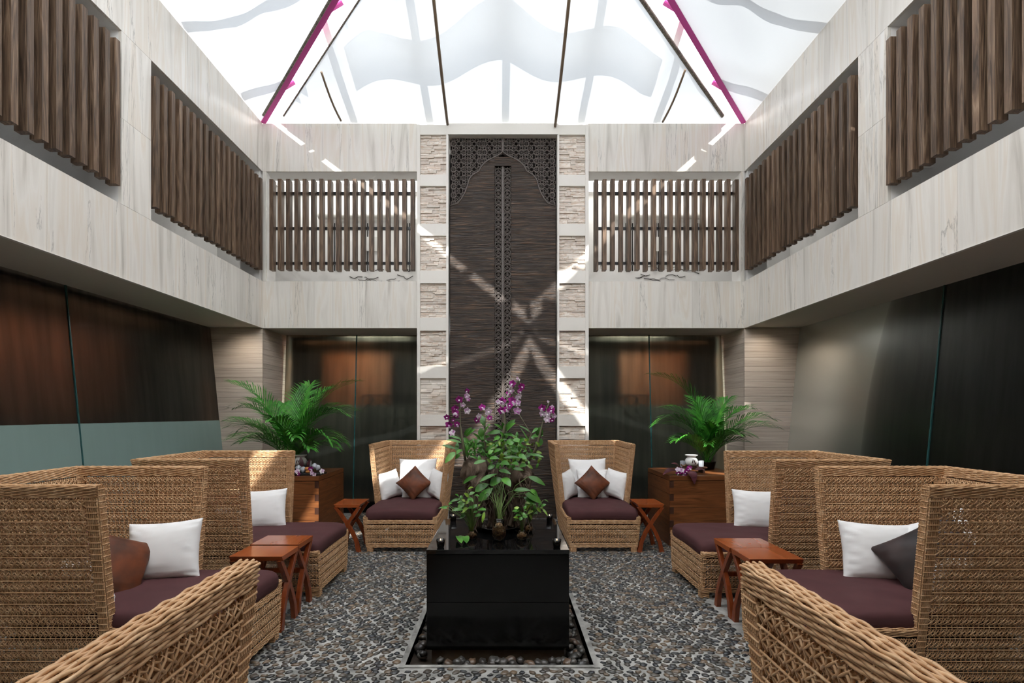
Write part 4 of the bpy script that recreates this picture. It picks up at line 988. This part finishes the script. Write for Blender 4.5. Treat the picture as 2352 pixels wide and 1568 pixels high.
# orchids: name, canes, leaves, flowers in the picture's own close-up coordinates
OR_ = [
 ('orchid', 'leftmost orchid with two sprays of dark magenta flowers', [(360, 1030), (340, 900), (320, 760), (300, 600), (296, 420), (300, 330), (380, 230)],
  [(320, 780, 150, 735, 25), (320, 820, 130, 785, 30), (240, 890, 80, 850, 35), (240, 930, 115, 1065, 62), (255, 930, 265, 810, 40), (370, 860, 460, 780, 42), (345, 730, 440, 635, 42), (365, 745, 485, 650, 42), (330, 760, 400, 830, 50), (330, 900, 250, 960, 45), (300, 960, 240, 1010, 40)],
  [(385, 195, 40, 0), (380, 255, 42, 1), (395, 295, 35, 1), (288, 300, 55, 0), (330, 365, 40, 1), (235, 410, 55, 0), (240, 455, 50, 0), (250, 495, 38, 0), (385, 435, 50, 1), (135, 510, 42, 0), (160, 600, 52, 0), (255, 595, 45, 0), (215, 545, 30, 0), (205, 700, 50, 1)]),
 ('orchid', 'small orchid left of the door bar with a loose flower spray', [(620, 980), (600, 860), (590, 700), (600, 560), (610, 480)],
  [(590, 620, 530, 480, 62), (590, 640, 660, 610, 50), (560, 750, 540, 640, 70), (600, 740, 640, 620, 60), (545, 785, 445, 700, 30), (540, 775, 660, 740, 45), (470, 835, 545, 770, 40), (560, 850, 450, 860, 45), (545, 940, 545, 830, 45)],
  [(560, 395, 50, 0), (520, 500, 45, 1), (505, 545, 48, 0), (640, 440, 48, 1), (650, 520, 42, 0), (620, 470, 30, 1)]),
 ('orchid', 'tallest orchid in the middle crowded with magenta and white flowers', [(690, 980), (780, 830), (820, 680), (835, 560), (830, 440), (880, 330), (930, 180), (1000, 60)],
  [(840, 660, 960, 535, 52), (820, 670, 700, 590, 35), (822, 660, 800, 570, 38), (805, 690, 620, 715, 52), (820, 715, 965, 745, 38), (850, 690, 965, 580, 65), (700, 790, 780, 740, 50), (640, 900, 700, 860, 40)],
  [(930, 110, 55, 0), (905, 190, 50, 1), (1030, 145, 55, 0), (1015, 200, 40, 0), (880, 225, 40, 0), (1000, 260, 45, 1), (800, 320, 60, 0), (915, 320, 68, 0), (990, 340, 50, 1), (755, 330, 38, 1), (790, 430, 55, 0), (850, 420, 50, 0), (880, 380, 45, 1), (900, 370, 45, 0), (1000, 65, 22, 1), (985, 45, 20, 1)]),
 ('orchid', 'middle-right orchid ending in one drooping white flower', [(1010, 1060), (1110, 870), (1150, 710), (1060, 570), (960, 400)],
  [(1155, 750, 1300, 730, 48), (1150, 700, 1000, 610, 20), (1120, 795, 1020, 640, 14), (1130, 960, 1305, 992, 34), (1090, 1000, 1160, 940, 35)],
  [(985, 435, 58, 1), (960, 330, 45, 0), (970, 300, 40, 1)]),
 ('orchid', 'rightmost orchid with pale violet flowers against the pillar', [(1100, 1080), (1200, 900), (1250, 740), (1290, 560), (1340, 400), (1370, 320)],
  [(1245, 745, 1262, 625, 75), (1240, 860, 1272, 765, 62), (1230, 640, 1160, 700, 30), (1210, 870, 1250, 790, 50)],
  [(1285, 400, 55, 0), (1290, 470, 50, 1), (1385, 430, 60, 0), (1350, 470, 50, 1), (1420, 500, 45, 1), (1345, 540, 50, 1), (1400, 545, 35, 0), (1400, 390, 32, 1), (1350, 325, 20, 1)])]
for nm, lab, cane, leaves, fl_ in OR_:
    rr = random.Random(len(lab)); Y0 = 3.95+rr.uniform(-.05, .05); t = thing(nm, Z6(cane[0][0], cane[0][1], Y0), lab, 'orchid', 'orchids on the driftwood stump')
    inv = -Vector(t.location); n = len(cane)
    cp = [Z6(x, y, Y0-.03*math.sin(i)) for i, (x, y) in enumerate(cane)]
    o = MB().tube(cp, [.010 if i < n*.4 else .0035 for i in range(n)], 7).build('cane', M['cane'], t, True); o.location = inv
    for (x0, y0, x1, y1, w_) in leaves:
        m = MB(); dY = rr.uniform(-.10, .06); leaf(m, Z6(x0, y0, Y0), Z6(x1, y1, Y0+dY), w_/5.227/F*Y0*1.25, up=Vector((rr.uniform(-.3, .3), -1, .8)), droop=.08, n=8)
        o = m.build('leaf', M['leaf'], t, True); o.location = inv
    for (x, y, r_, wh) in fl_:
        m = MB(); mw = MB(); flower(m, mw, Z6(x, y, Y0-.05+rr.uniform(-.05, .05)), r_/5.227/F*Y0*.92, rr)
        o = m.build('flower', M['petalwhite'] if wh else M['petal'], t, True); o.location = inv
        o2 = mw.build('flower_lip', M['petalwhite'], o, True); o2.location = (0, 0, 0)
    m = MB()
    for (x, y, r_, wh) in fl_:
        j = min(range(2, n), key=lambda i: abs(cane[i][0]-x)+abs(cane[i][1]-y)*.7); m.tube([cp[j], Z6(x, y, Y0-.04)], [.002, .0015], 4)
    o = m.build('flower_stalk', M['stem'], t, True); o.location = inv
# dense foliage between and below the orchids
fol = thing('trailing_foliage_plant', Z6(800, 1100, 3.86), 'broad-leaved green plant spilling over the front of the driftwood', 'plant')
inv = -Vector(fol.location); rr = random.Random(21)
BL = [(460, 1070, 610, 1035, 45), (650, 1005, 765, 1010, 48), (815, 1000, 1040, 1005, 36), (780, 1060, 890, 1080, 62), (920, 1060, 1000, 1090, 50), (1010, 1100, 1100, 1090, 55), (630, 1135, 720, 1085, 50), (720, 1150, 775, 1085, 62), (760, 1150, 908, 1195, 50),
      (335, 1308, 500, 1215, 48), (530, 1285, 745, 1190, 42), (650, 1320, 820, 1255, 95), (805, 1240, 905, 1345, 80), (475, 1405, 645, 1312, 82), (520, 1525, 690, 1360, 85), (1115, 1225, 1320, 1332, 62), (940, 1390, 1145, 1390, 48), (1075, 1430, 1275, 1545, 90), (1060, 1470, 1210, 1565, 55), (1130, 1390, 1230, 1450, 60),
      (690, 800, 780, 760, 60), (850, 820, 960, 790, 60), (930, 790, 1040, 800, 55), (880, 840, 950, 810, 50), (1010, 840, 1070, 770, 55), (900, 890, 1000, 930, 55), (1000, 960, 1100, 1020, 50), (640, 960, 700, 880, 45), (930, 1130, 1060, 1150, 40), (700, 930, 790, 900, 50), (820, 950, 900, 960, 50)]
for (x0, y0, x1, y1, w_) in BL:
    m = MB(); y_ = 3.80+rr.uniform(-.04, .06); leaf(m, Z6(x0, y0, y_), Z6(x1, y1, y_+rr.uniform(-.07, .05)), w_/5.227/F*3.8*1.25, up=Vector((rr.uniform(-.3, .3), -1, .9)), droop=.08, n=8)
    o = m.build('leaf', M['leaf'], fol, True); o.location = inv
m = MB(); m2 = MB()
for k in range(190):
    x = rr.gauss(900, 150); y = rr.uniform(760, 1090); L_ = rr.uniform(.03, .06); a = rr.uniform(0, 2*PI); p = Z6(x, y, rr.uniform(3.85, 4.05))
    leaf(m if rr.random() < .6 else m2, p, p+Vector((math.cos(a)*L_, rr.uniform(-.03, .02), math.sin(a)*L_)), L_*.45, up=Vector((0, -1, .6)), n=4)
for k in range(60):
    x = rr.uniform(330, 660); y = rr.uniform(820, 1010); L_ = rr.uniform(.04, .07); a = rr.uniform(.2, PI-.2); p = Z6(x, y, rr.uniform(3.88, 4.0))
    leaf(m, p, p+Vector((math.cos(a)*L_, rr.uniform(-.02, .02), math.sin(a)*L_)), L_*.35, up=Vector((0, -1, .6)), n=4)
tag(m.build('small_leaves', M['leaf'], fol, True), kind='stuff').location = inv
tag(m2.build('small_leaves', M['leafyellow'], fol, True), 'bright yellow-green small leaves', kind='stuff').location = inv
m = MB()
for (x0, y0, x1, y1, w_) in BL[10:20]: m.tube([Z6(x0, y0, 3.8), Z6((x0+800)/2, (y0+1450)/2, 3.8), Z6(780+rr.uniform(-60, 60), 1700, 3.72)], .0028, 5)
for k in range(10): m.tube([Z6(rr.uniform(680, 900), 1250, 3.85), Z6(rr.uniform(700, 860), 1450, 3.8), Z6(rr.uniform(745, 815), 1740, 3.66)], .0035, 5)
m.build('stalk', M['stem'], fol, True).location = inv
# glass jars with rooted cuttings
def jar(px, py, Y, r_, h_, label, leaves, big=False):
    p = at(px, py, Y); t = thing('glass_jar', (p.x, p.y, BT), label, 'jar', 'glass jars of rooted cuttings')
    prof = [(0, 0), (r_*.8, 0), (r_, h_*.3), (r_*.98, h_*.55), (r_*.7, h_*.8), (r_*.72, h_), (r_*.66, h_), (r_*.64, h_*.8), (r_*.9, h_*.5), (r_*.9, h_*.3), (0, .006)]
    MB().lathe(prof, 20).build('glass', M['jarglass'], t, True)
    MB().blob((0, 0, h_*.44), (r_*.93, r_*.93, h_*.42), 18, 14, .12, px).build('roots', M['root'], t, True)
    rr = random.Random(px); inv = -Vector(t.location); st = MB()
    if leaves:
        ex = sum(l[0] for l in leaves)/len(leaves); ey = sum(l[1] for l in leaves)/len(leaves); leaves = list(leaves); sp_ = 150 if px < 1100 else 75
        for _ in range(24 if px < 1100 else 9):
            x_ = rr.gauss(ex, sp_); y_ = rr.gauss(ey-20, sp_*.75); a_ = rr.uniform(-.7, PI+.7); l_ = rr.uniform(60, 120)
            leaves.append((x_, y_, x_+math.cos(a_)*l_, y_+math.sin(a_)*l_*.7-15, l_*.42, rr.random() < .3))
    for (x0, y0, x1, y1, w_, c_) in leaves:
        m = MB(); a = Z7(x0, y0, Y-.02+rr.uniform(-.05, .05)); b = Z7(x1, y1, Y-.02+rr.uniform(-.08, .05)); leaf(m, a, b, w_/7.35/F*Y*1.3, up=Vector((rr.uniform(-.3, .3), -1, .9)), droop=.08, n=7)
        m.build('leaf', M['leafyellow'] if c_ else M['leaf'], t, True).location = inv
        st.tube([Vector((p.x+rr.uniform(-.01, .01), p.y, BT+h_*.8)), Vector(((p.x*2+a.x)/3, p.y, BT+h_+(a.z-BT-h_)*.5)), a], .0022, 5)
    if st.v: st.build('stem', M['stem'], t, True).location = inv
    return t
jar(1084, 1238, 3.66, .037, .062, 'small glass jar of cuttings left of the big root jar', [(430, 40, 240, 95, 40, 0), (490, 105, 370, 205, 65, 0), (560, 90, 600, 20, 60, 0), (470, 215, 285, 245, 50, 0), (550, 180, 465, 275, 60, 1), (510, 308, 405, 378, 50, 0), (230, 165, 50, 200, 28, 0), (600, 60, 500, 130, 50, 1), (860, 225, 710, 230, 55, 0), (775, 300, 665, 342, 45, 0), (640, 90, 560, 10, 45, 0), (620, 200, 700, 130, 50, 0), (560, 10, 480, -60, 50, 1), (400, 20, 330, -40, 40, 0), (830, 260, 790, 450, 40, 1)])
jar(1146, 1242, 3.61, .052, .150, 'largest glass jar packed with brown roots, front centre', [])
jar(1199, 1240, 3.64, .038, .066, 'small glass jar of cuttings right of the big root jar', [(1420, 240, 1338, 290, 70, 0), (1380, 395, 1315, 430, 45, 0), (1470, 345, 1558, 340, 50, 0), (1440, 390, 1490, 330, 50, 0), (1430, 250, 1420, 190, 40, 0), (1500, 215, 1530, 150, 40, 0)])
jar(1214, 1221, 3.89, .033, .06, 'smallest glass jar of cuttings at the back right of the cluster', [(1600, 140, 1530, 260, 60, 1), (1650, 130, 1560, 180, 60, 0), (1700, 200, 1790, 275, 60, 1), (1580, 300, 1630, 400, 40, 1), (1640, 230, 1560, 300, 50, 1), (1820, 60, 1910, 95, 22, 0), (1800, 200, 1900, 330, 30, 1), (1700, 160, 1640, 240, 60, 0), (1560, 300, 1480, 350, 40, 0)])
# two cut leaves lying on the slab edge
for k, (x0, y0, x1, y1, w_) in enumerate(((530, 760, 480, 600, 62), (440, 850, 355, 755, 70))):
    m = MB(); a = Z7(x0, y0, 3.5); b = Z7(x1, y1, 3.62); a.z = BT+.06+.02*k; b.z = BT+.004+.04; leaf(m, (a.x, a.y, BT+.012), (b.x, b.y+.05, BT+.02), .05, up=Vector((0, 0, 1)), droop=.1)
    tag(m.build('fallen_leaf', M['leaf'], None, True), 'green leaf lying on the granite slab, %s' % ('the one nearer the root jar' if k == 0 else 'the one nearer the front left candle'), 'leaf')
# candles
def candle(px, py, label, Y):
    p = at(px, py, Y); t = thing('candle_cup', (p.x, p.y, BT), label, 'candle', 'candle cups on the granite table')
    MB().lathe([(0, 0), (.020, 0), (.023, .004), (.031, .055), (.028, .055), (.0225, .012), (0, .012)], 22).build('cup', M['blackglass'], t, True)
    MB().lathe([(0, .0), (.0215, 0), (.0236, .014), (0, .015)], 18, (0, 0, .026)).build('wax', M['wax'], t, True)
    MB().lathe([(0, 0), (.0028, .003), (.0035, .007), (.0015, .014), (0, .018)], 10, (0, 0, .041)).build('flame', M['flame'], t, True)
candle(1012, 1257, 'lit red candle in black glass cup, front left corner of the granite slab', 3.44)
candle(1279, 1257, 'lit red candle in black glass cup, front right corner of the granite slab', 3.44)
candle(1041, 1197, 'lit red candle in black glass cup, back left corner of the granite slab', 4.27)
candle(1262, 1197, 'lit red candle in black glass cup, back right corner of the granite slab', 4.27)

# ================================================================== THINGS ON THE CHESTS
def burner(px, Y, nm):
    p = at(px, 1000, Y); t = thing('oil_burner', (p.x, p.y, .93), 'white porcelain oil burner with flame cut-outs on the %s chest' % nm, 'burner', 'white oil burners')
    MB().lathe([(0, 0), (.05, 0), (.078, .03), (.083, .06), (.07, .095), (.05, .112), (.058, .125), (.078, .14), (.078, .146), (.06, .14), (.045, .12), (0, .118)], 28).build('body', M['porcelain'], t, True)
    for (x0, z0, x1, z1) in ((-.022, .04, -.005, .095), (.006, .05, .014, .088), (.012, .03, .03, .06)):
        m = MB(); leaf(m, (x0, -.083, z0), (x1, -.081, z1), .012, up=Vector((0, -1, 0)), droop=0.02, fold=0); m.build('cutout', M['cutout_shade'], t)
    tr = thing('tray', (p.x, p.y, .85), 'dark lacquer tray stand under the oil burner on the %s chest' % nm, 'tray', 'lacquer tray stands')
    MB().box(-.17, .17, -.09, .09, .062, .078).build('tray_top', M['teakend'], tr, bevel=.003)
    for sx in (-1, 1): MB().box(sx*.13-.012, sx*.13+.012, -.08, .08, 0, .062).build('leg', M['teakend'], tr)
    for sx in (-1, 1):
        v = thing('votive_glass', (p.x+sx*.118, p.y-.02, .928), 'frosted square votive glass on the %s side of the %s tray' % ('left' if sx < 0 else 'right', nm), 'votive', 'frosted votive glasses')
        MB().lathe([(0, 0), (.031, 0), (.034, .074), (.030, .074), (.028, .008), (0, .008)], 4).build('glass', M['frostvotive'], v)
        MB().lathe([(0, .01), (.017, .01), (.017, .03), (0, .03)], 12).build('wax', M['porcelain'], v, True)
burner(1588, 6.55, 'right'); burner(690, 6.55, 'left')
rr = random.Random(8)
def petals(c, kind, label, grp):
    t = thing('orchid_flower', c, label, 'flower', grp); m = MB(); mw = MB(); flower(m, mw, (0, 0, 0), .035, rr)
    m.build('petal', M['petalwhite'] if kind else M['petal'], t, True)
    if mw.v: mw.build('lip', M['petalwhite'], t, True)
def pleaf(a, b, w_, label, bend=.2):
    m = MB(); leaf(m, a, b, w_, up=Vector((0, -.3, 1)), droop=bend, n=10, fold=.2); tag(m.build('purple_leaf', M['purpleleaf'], None, True), label, 'leaf', 'purple leaves on the chests')
YR = 6.30
a = lambda px, py, Y=YR: at(px, py, Y)
pleaf(a(1556, 1082), a(1522, 1091), .10, 'purple leaf hanging left over the corner of the right chest')
pleaf(a(1575, 1083, 6.25), a(1595, 1112, 6.13), .12, 'widest purple leaf drooping over the front of the right chest', .35)
pleaf(a(1562, 1076), a(1541, 1064), .07, 'purple leaf curling up at the back left of the right arrangement')
pleaf(a(1596, 1080), a(1622, 1083), .09, 'purple leaf arching right beside the palm of the right chest')
FR = [(1557, 1078, 1), (1566, 1080, 1), (1580, 1078, 0), (1577, 1082, 0), (1558, 1086, 0), (1568, 1089, 0), (1573, 1087, 0), (1584, 1074, 0)]
for i, (x, y, k_) in enumerate(FR): petals(a(x, y, 6.24)+Vector((0, 0, .0)), k_, ['white violet flower at left of the right chest arrangement', 'white flower in the middle of the right chest arrangement', 'magenta flower right of the white one on the right chest', 'magenta flower below the pods on the right chest', 'magenta flower lowest left on the right chest edge', 'magenta flower lowest middle on the right chest edge', 'magenta flower lowest right on the right chest edge', 'topmost magenta flower on the right chest'][i], 'flowers on the right chest')
t = thing('seed_pods', tuple(a(1572, 1075, 6.33).xy)+(.85,), 'cluster of brown beaded seed pods amid the right chest flowers', 'pods')
for k in range(26): MB().blob((rr.uniform(-.05, .05), rr.uniform(-.03, .03), .01+rr.uniform(0, .11)*(1 if k < 13 else .5)), (.012, .012, .012), 7, 5).build('pod', M['brownstuff'], t, True)
t = thing('greenery_sprig', tuple(a(1562, 1092, 6.22).xy)+(.85,), 'pale green leaf sprig at the front edge of the right chest', 'leaves')
for k in range(9):
    m = MB(); x = -.07+.016*k; leaf(m, (x, 0, .004), (x+rr.uniform(-.02, .02), -.03, .02), .02, n=4); m.build('leaf', M['leafyellow'], t, True)
# left chest: dark tray of shells, fruit and flowers
b0 = a(705, 1085, 6.3)
t = thing('offering_tray', (b0.x, 6.33, .85), 'black tray of flowers and ornaments at the front of the left chest', 'tray')
MB().box(-.20, .20, -.12, .10, 0, .022).build('tray_base', M['pot'], t, bevel=.003)
for i, (x, y, k_) in enumerate(((686, 1088, 0), (714, 1076, 0), (717, 1086, 1), (722, 1090, 1), (740, 1082, 1), (683, 1082, 1))):
    petals(a(x, y, 6.19 if y > 1080 else 6.26), k_, ['magenta flower at the left end of the left chest tray', 'magenta flower beside the orange slices on the left chest', 'white violet flower before the orange slices', 'white flower lowest at the front of the left chest', 'white violet flower at the right end of the left chest tray', 'pale flower above the leftmost magenta one, left chest'][i], 'flowers on the left chest')
for i, (x, y) in enumerate(((706, 1076), (708, 1083))):
    p = a(x, y, 6.3); tag(MB().blob(p, (.035, .025, .02), 12, 8).build('orange_slice', M['orange'], None, True), ['orange slice, upper one on the left chest tray', 'orange slice, lower one on the left chest tray'][i], 'fruit')
for i, (x, y) in enumerate(((696, 1078), (722, 1070), (685, 1074), (730, 1074))):
    p = a(x, y, 6.32); m = MB().blob(p, (.032, .025, .035), 12, 8, .5, i); tag(m.build('glass_ornament', M['frostvotive'], None, True), ['clear glass ornament left of the orange slices', 'clear glass ornament right of the orange slices', 'clear glass ornament at the tray left end, left chest', 'clear glass ornament at the tray right end, left chest'][i], 'ornament')
pleaf(a(694, 1074, 6.4), a(690, 1048, 6.42), .05, 'brown dried leaf standing before the left oil burner', .1)
pleaf(a(708, 1074, 6.4), a(713, 1053, 6.42), .05, 'purple leaf standing right of the left oil burner', .1)
pleaf(a(716, 1070, 6.4), a(730, 1064, 6.4), .04, 'purple leaf tip at the right of the left arrangement', .15)
